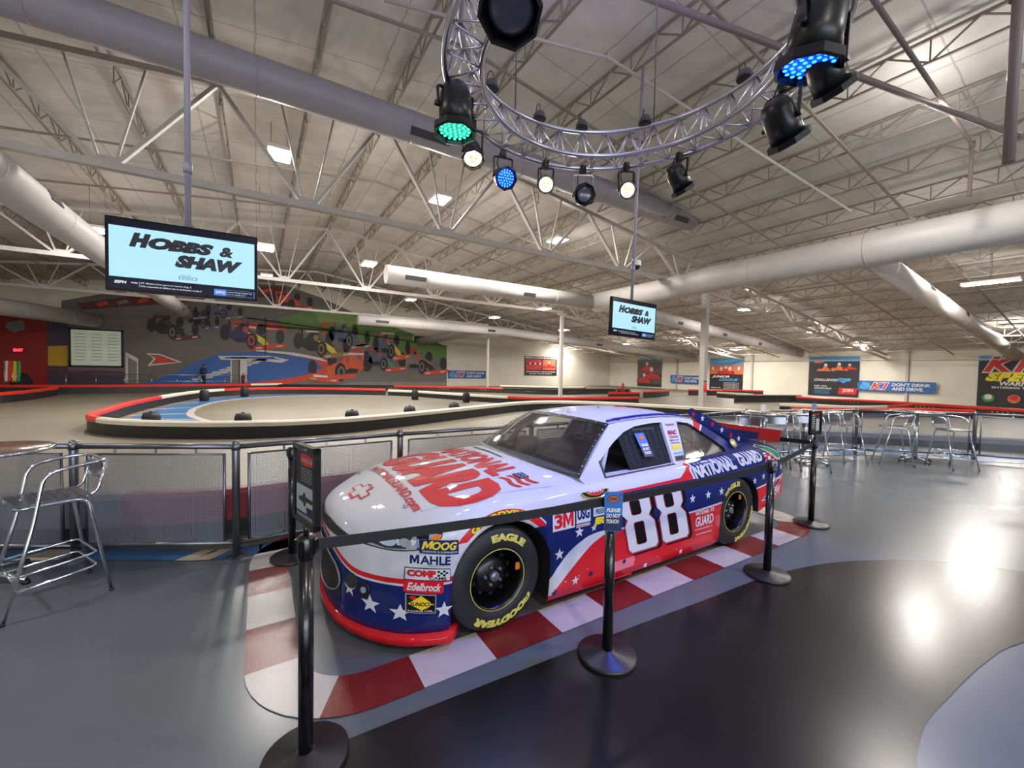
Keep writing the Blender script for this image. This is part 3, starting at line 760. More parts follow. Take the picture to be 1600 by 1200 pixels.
# two people far away by the mural
def small_person(label, x, y, h, top, legs, skin=(150, 105, 85), hair=(30, 24, 22)):
    q = W(onB(x, y, 37.9)[0], 37.9, 0); s = h/1.75
    V_ = [(0, 0, .95), (0, 0, 1.2), (0, 0, 1.45), (0, 0, 1.53), (.17, 0, 1.43), (.22, .02, 1.15), (.2, -.1, .92), (-.17, 0, 1.43), (-.22, .02, 1.15), (-.2, -.1, .92), (.09, 0, .9), (.1, -.01, .5), (.1, .01, .08), (.1, -.13, .04), (-.09, 0, .9), (-.1, -.01, .5), (-.1, .01, .08), (-.1, -.13, .04)]
    R_ = [.15, .14, .13, .055, .06, .045, .035, .06, .045, .035, .09, .065, .045, .035, .09, .065, .045, .035]
    Ed = [(0, 1), (1, 2), (2, 3), (2, 4), (4, 5), (5, 6), (2, 7), (7, 8), (8, 9), (0, 10), (10, 11), (11, 12), (12, 13), (0, 14), (14, 15), (15, 16), (16, 17)]
    me = bpy.data.meshes.new('p'); me.from_pydata([Vector(v)*s for v in V_], Ed, []); ob = bpy.data.objects.new('p', me); COL.objects.link(ob)
    sk = ob.modifiers.new('s', 'SKIN')
    for v, r in zip(me.skin_vertices[0].data, R_): v.radius = (r*s, r*s)
    me.skin_vertices[0].data[0].use_root = True
    ob.modifiers.new('u', 'SUBSURF').levels = 2
    me2 = bpy.data.meshes.new_from_object(ob.evaluated_get(bpy.context.evaluated_depsgraph_get())); bpy.data.objects.remove(ob)
    me2.materials.clear(); me2.materials.append(mat('top '+label[:9], top, .8)); me2.materials.append(mat('legs '+label[:9], legs, .8)); me2.materials.append(mat('skin', skin, .6))
    for p_ in me2.polygons:
        c = p_.center/s; p_.use_smooth = True
        p_.material_index = 2 if (abs(c.x) > .17 and c.z < .98) or c.z > 1.49 else (1 if c.z < .93 else 0)
    t = thing('person', label, 'person', q, YAW)
    o = bpy.data.objects.new('body', me2); COL.objects.link(o); o.parent = t
    m = MB(); m.lathe([(.02, 1.52), (.06, 1.54), (.085, 1.62), (.088, 1.68), (.06, 1.74), (.01, 1.765)], n=14, M=Matrix.Scale(s, 4)); m.lathe([(.012, -.115), (.02, -.09)], c=(0, 0, 1.64), n=6, axis='y', M=Matrix.Scale(s, 4)); m.build('head', mat('skin', skin, .6), t)
    m = MB(); m.lathe([(.09, 1.66), (.1, 1.7), (.07, 1.765), (.01, 1.785)], c=(0, .012, 0), n=14, M=Matrix.Scale(s, 4)); m.build('hair', mat('hair dark', hair, .8), t)
small_person('person standing in a dark racing suit with white chest before the mural', 318, 599.5, 1.72, (46, 52, 90), (30, 30, 44))
small_person('small person in a reddish top beside the white door print', 380, 600, 1.1, (140, 60, 50), (30, 30, 34))

# ---- posters and banners on the right wall (plane x = RIGHT_A) and on the white part of the back wall
def poster(label, plane, x0, y0, x1, y1, cat, art, name='poster'):
    RIGHT_A = globals()['RIGHT_A']+(.20 if name == 'poster' else 0)
    """x0.. are the photo outline of the print; art(m, w, h, P) fills it, P(u, v, k) in metres"""
    if plane == 'A':
        b0, z1 = onA(x0, y0, RIGHT_A-.26); b1, z0_ = onA(x1, y1, RIGHT_A-.26)
        w_ = abs(b1-b0); h = z1-z0_; org = Vector((RIGHT_A-.26, b0, z0_)); P_ = lambda u, v, k=0: Vector((-.02-.006*k, -u, v))
    else:
        a0, z1 = onB(x0, y0, BACK_B-.03); a1, z0_ = onB(x1, y1, BACK_B-.03)
        w_ = a1-a0; h = z1-z0_; org = Vector((a0, BACK_B-.03, z0_)); P_ = lambda u, v, k=0: Vector((u, -.02-.006*k, v))
    m = MB(); mats = art(m, w_, h, P_)
    vs = [P_(0, 0, -3), P_(w_, 0, -3), P_(w_, h, -3), P_(0, h, -3), P_(0, 0, -1), P_(w_, 0, -1), P_(w_, h, -1), P_(0, h, -1)]
    m.add(vs, [(0, 1, 2, 3), (7, 6, 5, 4), (0, 4, 5, 1), (1, 5, 6, 2), (2, 6, 7, 3), (3, 7, 4, 0)], 0)
    o = m.build(name, mats); o.location = org
    return tag(o, label, cat)
def R4(m, P_, x0, y0, x1, y1, k, mi, sh=0): m.add([P_(x0, y0, k), P_(x1, y0, k), P_(x1+sh, y1, k), P_(x0+sh, y1, k)], [(0, 1, 2, 3)], mi)
def T(m, P_, s, x0, y0, x1, y1, k, mi, bold=.03, shear=0): flat_text(m, s, (x0, y0, x1, y1), lambda u, v: P_(u, v, k), mi, bold, shear)
PD = mat('poster charcoal', (38, 36, 40), .45, vary=.15, vscale=3); PW = mat('poster white', (214, 210, 205), .5); PR = mat('poster red', (196, 40, 40), .5, vary=.1, vscale=6)
PB = mat('poster blue', (36, 92, 160), .5, vary=.25, vscale=5); PY = mat('poster yellow', (226, 210, 50), .5); PO = mat('poster orange', (205, 110, 70), .5, vary=.35, vscale=9); PG = mat('poster green', (50, 150, 60), .5)
PLB = mat('poster light blue', (80, 150, 205), .5, vary=.2)
def kart(m, P_, cx, cy, s, body, k=2):
    for dx in (-.5, .5): m.add([P_(cx+dx*s+.14*s*math.cos(a), cy+.14*s*math.sin(a), k) for a in [i*PI/5 for i in range(10)]], [tuple(range(10))], 0)
    m.add([P_(cx+u*s, cy+v*s, k+1) for u, v in ((-.62, -.08), (.62, -.1), (.5, .08), (.2, .12), (.1, .3), (-.12, .3), (-.2, .12), (-.5, .1))], [tuple(range(8))], body)
    m.add([P_(cx+.12*s*math.cos(a), cy+.4*s+.13*s*math.sin(a), k+1) for a in [i*PI/5 for i in range(10)]], [tuple(range(10))], 1)
def art_banner(m, w_, h, P_):
    m.add([P_(0, h*.04, 0), P_(w_*.16, 0, 0), P_(w_, 0, 0), P_(w_, h, 0), P_(w_*.05, h, 0), P_(0, h*.8, 0)], [tuple(range(6))], 1)
    m.add([P_(w_*.02, h*.3, 1), P_(w_*.1, h*.1, 1), P_(w_*.19, h*.35, 1), P_(w_*.17, h*.8, 1), P_(w_*.08, h*.9, 1)], [tuple(range(5))], 4)
    T(m, P_, 'K1', w_*.17, h*.14, w_*.44, h*.9, 1, 2, .08, .35); T(m, P_, 'K1', w_*.185, h*.19, w_*.425, h*.84, 2, 3, .03, .35)
    T(m, P_, "DON'T DRINK", w_*.47, h*.54, w_*.94, h*.84, 2, 2, .03, .1); T(m, P_, 'AND DRIVE.', w_*.47, h*.14, w_*.86, h*.44, 2, 2, .03, .1)
    return [PD, PB, PW, PR, PLB]
poster('wide blue banner on the right wall asking not to drink and drive', 'A', 1340, 594.5, 1462, 615, 'banner', art_banner, 'banner')
poster('smaller blue banner farther left on the right wall, half behind the thick column', 'A', 1048, 586, 1096, 600, 'banner', art_banner, 'banner')
poster('blue banner on the white back wall right of the mural', 'B', 700, 578.5, 760, 591.5, 'banner', art_banner, 'banner')
def art_corp(m, w_, h, P_):
    R4(m, P_, w_*.02, h*.88, w_*.98, h*.97, 1, 1); T(m, P_, 'CORPORATE EVENTS', w_*.06, h*.89, w_*.94, h*.96, 2, 0)
    R4(m, P_, w_*.04, h*.3, w_*.52, h*.84, 1, 2); R4(m, P_, w_*.55, h*.3, w_*.96, h*.84, 1, 3)
    for k in range(6): m.add([P_(w_*(.09+k*.075)+.11*math.cos(a), h*.62+.13*math.sin(a), 3) for a in [i*PI/4 for i in range(8)]], [tuple(range(8))], 1 if k % 2 else 0)
    kart(m, P_, w_*.75, h*.45, w_*.28, 2); T(m, P_, 'TEAM BUILDING  GROUP OUTINGS', w_*.05, h*.16, w_*.95, h*.23, 2, 1); T(m, P_, 'BOOK YOUR EVENT', w_*.15, h*.06, w_*.85, h*.12, 2, 1)
    return [PD, PW, PR, PO]
poster('dark event poster with red photos on the white back wall', 'B', 820, 556, 869.5, 587, 'poster', art_corp)
def art_pit(m, w_, h, P_):
    R4(m, P_, 0, h*.93, w_, h, 1, 4); R4(m, P_, 0, h*.1, w_, h*.93, 1, 3)
    kart(m, P_, w_*.4, h*.62, w_*.5, 2); kart(m, P_, w_*.6, h*.36, w_*.62, 2, 4); kart(m, P_, w_*.3, h*.2, w_*.5, 2, 6)
    return [PD, PW, PR, mat('poster brown', (88, 72, 68), .5, vary=.4, vscale=4), PLB]
poster('tall poster of red karts, leftmost on the right wall', 'A', 997, 561.5, 1033, 605, 'poster', art_pit)
def art_junior(m, w_, h, P_):
    R4(m, P_, 0, h*.76, w_, h, 1, 4); R4(m, P_, 0, h*.5, w_, h*.78, 2, 3)
    for k in range(7): m.add([P_(w_*(.1+k*.13)+.14*math.cos(a), h*.68+.2*math.sin(a), 3) for a in [i*PI/4 for i in range(8)]], [tuple(range(8))], 5 if k % 2 else 1)
    kart(m, P_, w_*.5, h*.54, w_*.4, 2, 4)
    T(m, P_, 'JUNIOR', w_*.08, h*.37, w_*.62, h*.46, 3, 1, .05, .3); T(m, P_, 'LEAGUE', w_*.3, h*.29, w_*.88, h*.37, 3, 4, .05, .3)
    for k in range(5): T(m, P_, 'RACE SCHOOL AGES 8 TO 12', w_*.45, h*(.22-k*.045), w_*.9, h*(.245-k*.045), 3, 1)
    T(m, P_, 'SIGN UP', w_*.06, h*.05, w_*.36, h*.08, 3, 1)
    return [PD, PW, PR, PO, PLB, mat('poster tan', (200, 120, 80), .5)]
poster('league poster with children and blue sky, right of the thick column', 'A', 1110, 560, 1160, 611, 'poster', art_junior)
def art_chal(m, w_, h, P_):
    R4(m, P_, 0, h*.88, w_, h, 1, 4); m.add([P_(w_*.2+.4*math.cos(a), h*.88+.14*math.sin(a), 2) for a in [i*PI/5 for i in range(10)]], [tuple(range(10))], 3)
    kart(m, P_, w_*.35, h*.66, w_*.3, 3); kart(m, P_, w_*.62, h*.68, w_*.3, 3, 3); kart(m, P_, w_*.82, h*.7, w_*.22, 2, 4)
    T(m, P_, 'CHALLENGE', w_*.12, h*.38, w_*.6, h*.44, 3, 1, .03, .3); T(m, P_, 'GP', w_*.55, h*.34, w_*.86, h*.46, 4, 4, .08, .4)
    T(m, P_, 'FAST. FUN.', w_*.13, h*.23, w_*.4, h*.27, 3, 1); T(m, P_, 'AFFORDABLE', w_*.13, h*.17, w_*.48, h*.21, 3, 1)
    for k in range(3): T(m, P_, 'NO EXPERIENCE NEEDED', w_*.13, h*(.12-k*.035), w_*.45, h*(.14-k*.035), 3, 4)
    R4(m, P_, w_*.62, h*.06, w_*.96, h*.22, 3, 2, .06); T(m, P_, 'JOIN', w_*.7, h*.1, w_*.9, h*.2, 4, 1)
    return [PD, PW, PR, PO, PLB]
poster('dark kart challenge poster on the right wall left of the wide banner', 'A', 1265, 558, 1341, 621, 'poster', art_chal)
def art_k1(m, w_, h, P_):
    R4(m, P_, 0, h*.9, w_, h, 1, 4)
    T(m, P_, 'K1', w_*.05, h*.66, w_*.72, h*1.0, 2, 1, .08, .35); T(m, P_, 'K1', w_*.07, h*.68, w_*.7, h*.98, 3, 2, .04, .35)
    T(m, P_, 'SPEED', w_*.1, h*.5, w_*.98, h*.68, 4, 5, .08, .3)
    T(m, P_, 'WARNING', w_*.3, h*.42, w_*.9, h*.5, 5, 1, .04, .2); T(m, P_, 'ENTERING TRACK', w_*.2, h*.36, w_*.85, h*.4, 5, 1)
    for k, (cx, c) in enumerate(((.16, 2), (.5, 1), (.82, 2))):
        m.add([P_(w_*cx+.26*math.cos(a), h*.17+.26*math.sin(a), 4) for a in [i*PI/6 for i in range(12)]], [tuple(range(12))], (6, 3, 6)[k])
        m.add([P_(w_*cx+.17*math.cos(a), h*.19+.17*math.sin(a), 5) for a in [i*PI/5 for i in range(10)]], [tuple(range(10))], (1, 2, 1)[k])
    return [PD, PW, PR, PO, PLB, PY, PG]
poster('large dark racing poster with yellow lettering at the right edge', 'A', 1530, 556, 1648, 641, 'poster', art_k1)

# ================================================================ televisions on poles
M_SCREEN = mat('screen light blue', (20, 24, 28), .25, emit=1.0, emit_rgb=(170, 220, 250))
M_SCRD = mat('screen dark bar', (10, 16, 34), .15, emit=.03, emit_rgb=(30, 50, 110))
M_INK = mat('screen black letters', (6, 10, 24), .3)
M_SW = mat('screen white letters', (60, 60, 64), .3, emit=.8, emit_rgb=(225, 230, 240))
M_SY = mat('screen yellow letters', (190, 205, 90), .3, emit=.5)
M_SB = mat('screen blue tag', (50, 110, 190), .3, emit=.6)
M_BEZ = mat('glossy black bezel', (8, 9, 14), .12)
def tv(label, pl, pr, zt, drop, W_, H_, vents=False, roll=0.0):
    """pl, pr: top left and right corner seen by the photographer, in the photographer's metres"""
    c = V(*pl); rz = pr+YAW
    t = thing('television', label, 'television', (c.x, c.y, zt-H_), rz)
    if roll: t.rotation_euler = (0, roll, rz)
    # local: x right, -y towards the viewer, z up
    m = MB(); m.box((0, .035, H_/2), (W_, .06, H_)); m.box((0, .085, H_*.45), (W_*.5, .05, H_*.5)); m.build('casing', M_BEZ, t)
    m = MB(); x0, x1, z0_, z1 = -W_*.487, W_*.487, H_*.035, H_*.975; w_, h = x1-x0, z1-z0_
    P_ = lambda u, v, k=0: Vector((x0+u*w_, .003-.0012*(k+1), z0_+v*h))
    def q(u0, v0, u1, v1, k, mi): m.add([P_(u0, v0, k), P_(u1, v0, k), P_(u1, v1, k), P_(u0, v1, k)], [(0, 1, 2, 3)], mi)
    q(0, 0, 1, 1, 0, 1); q(.01, .17, .99, .90, 1, 0)
    tx = lambda s, a, b, c_, d_, mi, bold=.02, sh=0, k=2: flat_text(m, s, (a, b, c_, d_), lambda u, v: P_(u, v, k), mi, bold, sh)
    tx('H', .13, .62, .27, .83, 2, .09, .3); tx('OBBS', .25, .62, .69, .80, 2, .085, .3); tx('&', .73, .63, .83, .79, 2, .05, .2)
    tx('SHAW', .42, .39, .90, .585, 2, .085, .3)
    tx('FAST & FURIOUS PRESENTS', .30, .835, .70, .855, 4, .0, .2)
    tx('REGAL', .46, .27, .53, .285, 2, .0); q(.45, .215, .57, .262, 2, 2); q(.455, .22, .565, .257, 3, 0); tx('IMAX', .47, .225, .55, .25, 2, 0, 0, 4)
    tx('ESPN', .04, .075, .115, .115, 3, .05, .2); tx('WNBA', .14, .085, .185, .108, 3); q(.193, .035, .195, .12, 2, 3)
    tx('AP: Mystics-Aces game to resume Aug. 5', .2, .085, .53, .115, 3, .01); tx('Was suspended at halftime due to earthquake on July 5', .2, .04, .60, .068, 3)
    q(.69, .02, .99, .12, 2, 5); q(.78, .025, .985, .115, 3, 1); tx('ESPN2', .70, .05, .77, .09, 3, .03, .2, 3)
    tx('Lacrosse: Premier Lacrosse Tour', .785, .075, .975, .1, 3, 0, 0, 4); tx('Live on Sunday at 2', .785, .035, .92, .06, 3, 0, 0, 4)
    m.build('screen', [M_SCREEN, M_SCRD, M_INK, M_SW, M_SY, M_SB], t, recalc=False)
    m = MB(); m.tube([(0, .1, H_*.5), (0, .1, H_+drop+.0)], .028, 12); m.build('pole', mat('lilac grey pole', (150, 145, 160), .4), t)
    m = MB(); m.lathe([(.04, -.05), (.04, .05)], c=(0, .1, H_+.62), n=14); m.build('coupling', mat('lilac grey pole', (150, 145, 160), .4), t)
    m = MB(); m.box((0, .075, H_*.5), (.3, .05, .25)); m.build('bracket', M_BLACK, t)
    return t
tv('large near television on a lilac pole at the left, dark title on pale blue', (-3.32, 4.205), .5197, 3.144, 5.0, 1.22, .70)
tv('farther television hanging in the middle below the security camera', (2.29, 7.822), .5625, 3.12, 4.42, 1.22, .70, roll=.03)
p = V(2.347, 7.976, 3.82)
t = thing('security_camera', 'small white dome security camera on the pole of the farther television', 'camera', p, .5625+YAW)
m = MB(); m.lathe([(.02, .1), (.08, .08), (.09, 0), (.085, -.02)], n=16); m.build('housing', M_WHITE, t)
m = MB(); m.lathe([(.07, -.02), (.06, -.06), (.03, -.085), (.001, -.09)], n=16); m.build('dome', M_BEZ, t)
m = MB(); m.tube([(0, 0, .08), (-.13, .0, .08)], .02, 8); m.build('arm', M_WHITE, t)

# low barrier close behind the tube fence
barrier('barrier pad in grey then maroon close behind the fence at the left', [(-7.5, 3.75), (-4.6, 3.85), (-3.7, 3.95), (-2.85, 4.18), (-2.1, 4.75), (-.6, 5.7), (1.6, 7.05)], [('g', .40), ('m', .60)], h=.5, th=.2, ch=.3)
barrier('low dark grey barrier behind the fence at the tables', [(3.6, 9.1), (5.6, 10.3), (7.6, 10.9), (10.2, 10.6), (13.2, 9.6), (15.5, 8.4)], [('g', 1)], h=.34, th=.2, ch=.16)
mb = MB()
for k in range(7):
    x_ = 6.1+k*1.15; yb_ = 9.35-max(0, k-2)*.12; mb.add([V(x_, yb_, .007), V(x_+.22, yb_, .007), V(x_-.55, yb_+.85, .007), V(x_-.8, yb_+.85, .007)], [(0, 1, 2, 3)])
struct(mb.build('trim_9', M_CURBW))
paint('trim_10', [V(*q)[:2] for q in [(4.9, 8.6), (7.8, 9.3), (9.95, 8.9), (12.3, 8.1), (15.6, 6.1), (16.0, 7.6), (12.8, 9.2), (10.1, 10.1), (7.7, 10.5), (4.5, 9.3)]], M_BLUEF, .005)
# ================================================================ the stock car (local x forward from the front axle, y to its left, z up)
CAR_O = V(-0.55148, 3.50095); CAR_RZ = 3.69095+YAW
car = thing('race_car', 'white, navy and red stock car with star decals and a large number 88', 'car', CAR_O, CAR_RZ)
WP = [(-3.97, .0), (-3.965, .30), (-3.95, .60), (-3.92, .76), (-3.86, .855), (-3.75, .90), (-3.5, .93), (-3.1, .945), (-2.0, .945), (-.5, .945), (.1, .945), (.34, .937), (.46, .90), (.576, .845), (.68, .76), (.762, .665), (.85, .525), (.908, .385), (.94, .24), (.953, .12), (.957, 0)]
WPs = sorted(WP)
def Wp(x): return max(0, interp(WPs, x)) if (x > .9 or x < -3.9) else smooth_interp(WPs, x)
ZS = [(-3.97, .80), (-3.7, .86), (-3.2, .885), (-2.6, .90), (-2.0, .895), (-1.2, .87), (-.7, .845), (-.3, .835), (0, .83), (.3, .775), (.55, .70), (.75, .64), (.88, .60), (.957, .58)]
ZC = [(-3.97, .91), (-3.7, .98), (-3.2, .985), (-2.8, .96), (-2.0, .93), (-1.0, .93), (-.65, .945), (-.3, .925), (0, .90), (.3, .872), (.55, .832), (.72, .798), (.85, .765), (.92, .728), (.957, .66)]
ZB = [(-3.97, .42), (-3.6, .38), (-3.19, .29), (-2.51, .11), (-2.4, .09), (-.3, .09), (.34, .11), (.957, .11)]
SF = [(.09, .975), (.2, .992), (.35, 1.0), (.6, 1.0), (.72, .993), (.80, .978), (.88, .955), (.95, .93)]
def ztop(x, yn):
    k_ = max(0, min(1, (x-.1)/.6)); g = (.22+.12*k_)*yn*yn+(.18+.2*k_)*yn**6+(.60-.32*k_)*yn**16
    zs = smooth_interp(ZS, x); zc = smooth_interp(ZC, x)
    z = zc-(zc-zs)*g
    if -.62 < x < .8:    # raised centre of the hood
        z += .012*max(0, 1-(abs(yn)/.55)**4)*min(1, (.8-x)*3)
    return z
def side_y(x, z):
    zs = smooth_interp(ZS, x)
    if z <= zs: return Wp(x)*interp(SF, z)
    we = Wp(x)*interp(SF, zs); lo, hi = 0.0, 1.0
    for _ in range(22):
        mid_ = (lo+hi)/2
        if ztop(x, mid_) > z: lo = mid_
        else: hi = mid_
    return we*max(lo, .55)
def body_top(x, y):
    return ztop(x, min(1, abs(y)/max(.01, Wp(x)*interp(SF, smooth_interp(ZS, x)))))
YN = [0, .12, .25, .38, .5, .6, .7, .78, .85, .90, .94, .965, .985, 1.0]
def ring(x):
    zs = smooth_interp(ZS, x); zb = interp(ZB, x); w_ = Wp(x); we = w_*interp(SF, zs)
    half = [(we*n, ztop(x, n)) for n in YN]
    for k in range(1, 12):
        z = zs+(zb-zs)*k/11; half.append((w_*interp(SF, z), z))
    half.append((w_*.5, zb)); half.append((0, zb))
    return half
XS = sorted(set([-3.97, -3.965, -3.957, -3.945, -3.92, -3.88, -3.82, -3.74]+[-3.6+.1*k for k in range(40)]+[.4, .46, .52, .576, .63, .68, .72, .762, .80, .83, .86, .885, .908, .925, .938, .947, .953, .956]))
mb = MB(); rings = []
for x in XS:
    h = ring(x); full = [(x, y, z) for y, z in h]+[(x, -y, z) for y, z in reversed(h[1:-1])]
    rings.append(full)
n = len(rings[0]); vs_ = [q for r_ in rings for q in r_]; nh = len(YN)
for i in range(len(XS)-1):
    for k in range(n):
        k2 = (k+1) % n
        xm = (XS[i]+XS[i+1])/2
        inner_ = -2.95 < xm < -.86 and (k < 8 or k >= n-8)
        mb.f.append((i*n+k, i*n+k2, (i+1)*n+k2, (i+1)*n+k)); mb.m.append(1 if inner_ else 0); mb.sm.append(True)
mb.v = vs_
mb.f.append(tuple(range(n))); mb.m.append(0); mb.sm.append(False)
mb.f.append(tuple((len(XS)-1)*n+k for k in reversed(range(n)))); mb.m.append(0); mb.sm.append(False)

C_WHITE = lin((206, 206, 214)); C_NAVY = lin((17, 34, 96)); C_RED = lin((206, 30, 42))
def livery():
    m = bpy.data.materials.new('race livery'); m.use_nodes = True; nt = m.node_tree; E.nt = nt
    b = nt.nodes['Principled BSDF']; b.inputs['Roughness'].default_value = .6; b.inputs['Specular IOR Level'].default_value = .12; b.inputs['Coat Weight'].default_value = .45; b.inputs['Coat Roughness'].default_value = .03
    tc = nt.nodes.new('ShaderNodeTexCoord'); sp = nt.nodes.new('ShaderNodeSeparateXYZ'); nt.links.new(tc.outputs['Object'], sp.inputs[0])
    x, y, z = [E(o_) for o_ in sp.outputs]; s = x*-1.0; ay = y.abs()
    zo = curve(s, [(0, .10), (.40, .245), (.5, .34), (.6, .425), (.7, .475), (.80, .508), (.95, .518), (1.2, .50), (1.6, .487), (2.4, .50), (3.2, .565), (3.8, .63), (4.0, .65)], 4)
    zr0 = curve(s, [(0, .05), (.38, .08), (.489, .165), (.58, .25), (.666, .322), (.76, .395), (.855, .45), (.95, .485), (1.0, .50), (4.0, .66)], 4)
    zr = E.op('MINIMUM', zr0, zo-.016)
    zn = .78
    # front bumper stripe height
    z1 = .420+E.op('MAXIMUM', x-.80, 0)*.12+E.op('POWER', E.op('MAXIMUM', (x-.82)*7.5, 0), 2.2)*.115
    navy = C_NAVY; red = C_RED; white = C_WHITE
    col = mixc((s > .12)*(z < zn), white, navy)
    f = (s < -.28)
    col = mixc(f*(z < z1), col, navy)
    col = mixc(f*(z > z1)*(z < z1+.014), col, white)
    col = mixc(f*(z > z1+.014)*(z < z1+.046), col, red)
    # arch band
    r = E.op('SQRT', (s-.04)*(s-.04)+(z-.37)*(z-.37))
    side = (ay > .76)
    arch = side*(z > .66)*(s < .38)*(s > -.42)
    col = mixc(arch*(r > .37)*(r < .40), col, white)
    col = mixc(arch*(r > .40)*(r < .452), col, red)
    col = mixc(arch*(r > .452)*(r < .462), col, white)
    # waves of the door
    d = (s > .30)
    col = mixc(d*(z < zo), col, white)
    col = mixc(d*(z < zr), col, red)
    col = mixc((z < .125)*(s > .3)*(s < 2.6), col, red)
    # pin line under the white upper body
    up = (z > zn)
    sw = curve(z, [(0, 1.70), (.775, 1.76), (.80, 1.86), (.86, 1.97), (.93, 2.04), (1.0, 2.24), (1.15, 2.33), (1.25, 2.45), (1.4, 2.46)], 1.4, 4)
    sn = curve(z, [(0, 2.10), (.775, 2.11), (.90, 2.09), (1.0, 2.32), (1.15, 2.48), (1.25, 2.60), (1.4, 2.63)], 1.4, 4)
    back = E.op('MAXIMUM', .45-ay, 0)*1.1
    pin = (z > zn)*(z < .80+E.op('MAXIMUM', s-1.3, 0)*.02)*(s > 1.05)
    col = mixc(pin, col, red)
    col = mixc(up*(s > sw-back), col, red)
    col = mixc(up*(s > sn-back-.03), col, white)
    col = mixc(up*(s > sn-back), col, navy)
    col = mixc((s > 3.93)*(z < .62), col, red)
    nt.links.new(col, b.inputs['Base Color'])
    return m
M_LIV = livery()
M_INT = mat('car interior black', (14, 14, 15), .7)
M_WELL = mat('wheel well', (12, 12, 13), .8)
body = mb.build('body', [M_LIV, M_INT, M_WELL], car)
# wheel openings cut into the shell
def arch_cutter(xf, xr, zt, zb_, cx, cz, r, s):
    pts = [(xf, zb_-.4), (xf, cz-.05)]
    a0, a1 = math.asin(min(1, (xf-cx)/r)), math.asin(max(-1, (xr-cx)/r))
    for k in range(17):
        a = a0+(a1-a0)*k/16; pts.append((cx+r*math.sin(a), cz+r*math.cos(a)*(zt-cz)/r))
    pts += [(xr, cz-.05), (xr, zb_-.4)]
    m = MB(); m.prism(pts, lambda u, v, t: (u, t, v), s*.50, s*1.2, 0)
    return m.build('cutter', [M_WELL])
cuts = [arch_cutter(.34, -.42, .747, .1, -.04, .37, .381, s) for s in (1, -1)]+[arch_cutter(-2.50, -3.19, .705, .1, -2.845, .38, .347, s) for s in (1, -1)]
for c in cuts:
    md = body.modifiers.new('cut', 'BOOLEAN'); md.operation = 'DIFFERENCE'; md.object = c; md.solver = 'EXACT'
    c.matrix_world = Matrix.Translation(CAR_O) @ Matrix.Rotation(CAR_RZ, 4, 'Z')
    try: md.material_mode = 'TRANSFER'
    except Exception: pass
bpy.context.view_layer.update()
new = bpy.data.meshes.new_from_object(body.evaluated_get(bpy.context.evaluated_depsgraph_get()))
body.modifiers.clear(); body.data = new
for c in cuts: bpy.data.objects.remove(c)

# ---------------- greenhouse
def Ys(z, s=1.5):
    y = .875-(z-.88)*.60-.05*(z-.88)**2
    if s > 2.5: y -= (s-2.5)*.02
    return y
SIDE = [(.76, .925), (.87, 1.0), (1.0, 1.095), (1.14, 1.195), (1.286, 1.292), (1.42, 1.307), (1.7, 1.322), (2.0, 1.325), (2.25, 1.315), (2.45, 1.285), (2.6, 1.215), (2.78, 1.105), (2.95, .99), (3.08, .915), (3.08, .875), (2.0, .875), (.80, .875)]
WIN1 = [(1.036, .912), (1.033, 1.03), (1.14, 1.09), (1.254, 1.15), (1.42, 1.222), (1.588, 1.262), (1.80, 1.278), (1.978, 1.280), (1.897, .93)]
WIN2 = [(2.09, .950), (2.16, 1.12), (2.212, 1.268), (2.374, 1.245), (2.472, 1.185), (2.648, 1.078), (2.765, .985), (2.75, .958), (2.4, .945)]
def holed(outer, holes, fn, t0, t1):
    """flat panel with holes, given thickness, mapped by fn(s, z, t)"""
    b = bmesh.new(); loops = []
    for lp in [outer]+holes:
        v_ = [b.verts.new((p[0], p[1], 0)) for p in lp]
        e_ = [b.edges.new((v_[i], v_[(i+1) % len(v_)])) for i in range(len(v_))]; loops.append(v_)
    bmesh.ops.triangle_fill(b, edges=b.edges[:], use_beauty=True)
    b.verts.index_update()
    P2 = [(v.co.x, v.co.y) for v in b.verts]; T3 = [tuple(v.index for v in f.verts) for f in b.faces]
    LI = [[v.index for v in lp] for lp in loops]; b.free()
    n_ = len(P2); m = MB()
    vs = [fn(u, v, t0) for u, v in P2]+[fn(u, v, t1) for u, v in P2]
    fs = T3+[tuple(i+n_ for i in reversed(f)) for f in T3]
    for lp in LI:
        for i in range(len(lp)):
            a_, c_ = lp[i], lp[(i+1) % len(lp)]; fs.append((a_, c_, c_+n_, a_+n_))
    m.add(vs, fs); return m
for sgn in (1, -1):
    m = holed(SIDE, [WIN1, WIN2], lambda s, z, t: (-s, sgn*(Ys(z, s)-t), z), 0, .03)
    o = m.build('side_panel', M_LIV, car)
RW = .012
def roof_z(x, y):
    s = -x
    e = interp([(1.24, 1.292), (1.42, 1.307), (1.7, 1.322), (2.0, 1.325), (2.25, 1.315), (2.5, 1.28)], s); yn = min(1, abs(y)/.64)
    return e+.052*(1-yn**2.4)*interp([(1.2, .55), (1.5, 1), (2.2, 1), (2.5, .7)], s)
mb = MB()
def roof_pt(u, v):      # u 0..1 front to rear, v -1..1
    xf = -1.286+.055*(1-v*v); xr = -2.46-.03*(1-v*v); x = xf+(xr-xf)*u
    ez = interp([(1.24, 1.292), (1.42, 1.307), (1.7, 1.322), (2.0, 1.325), (2.25, 1.315), (2.5, 1.28)], -x)
    y = v*Ys(ez)
    return Vector((x, y, roof_z(x, y)))
US = [i/16 for i in range(17)]; VSs = [-1, -.97, -.9, -.8, -.65, -.5, -.3, -.1, .1, .3, .5, .65, .8, .9, .97, 1]
mb.grid(roof_pt, US, VSs); mb.grid(lambda u, v: roof_pt(u, v)-Vector((0, 0, .02)), US, VSs)
mb.build('roof', M_LIV, car, recalc=False)
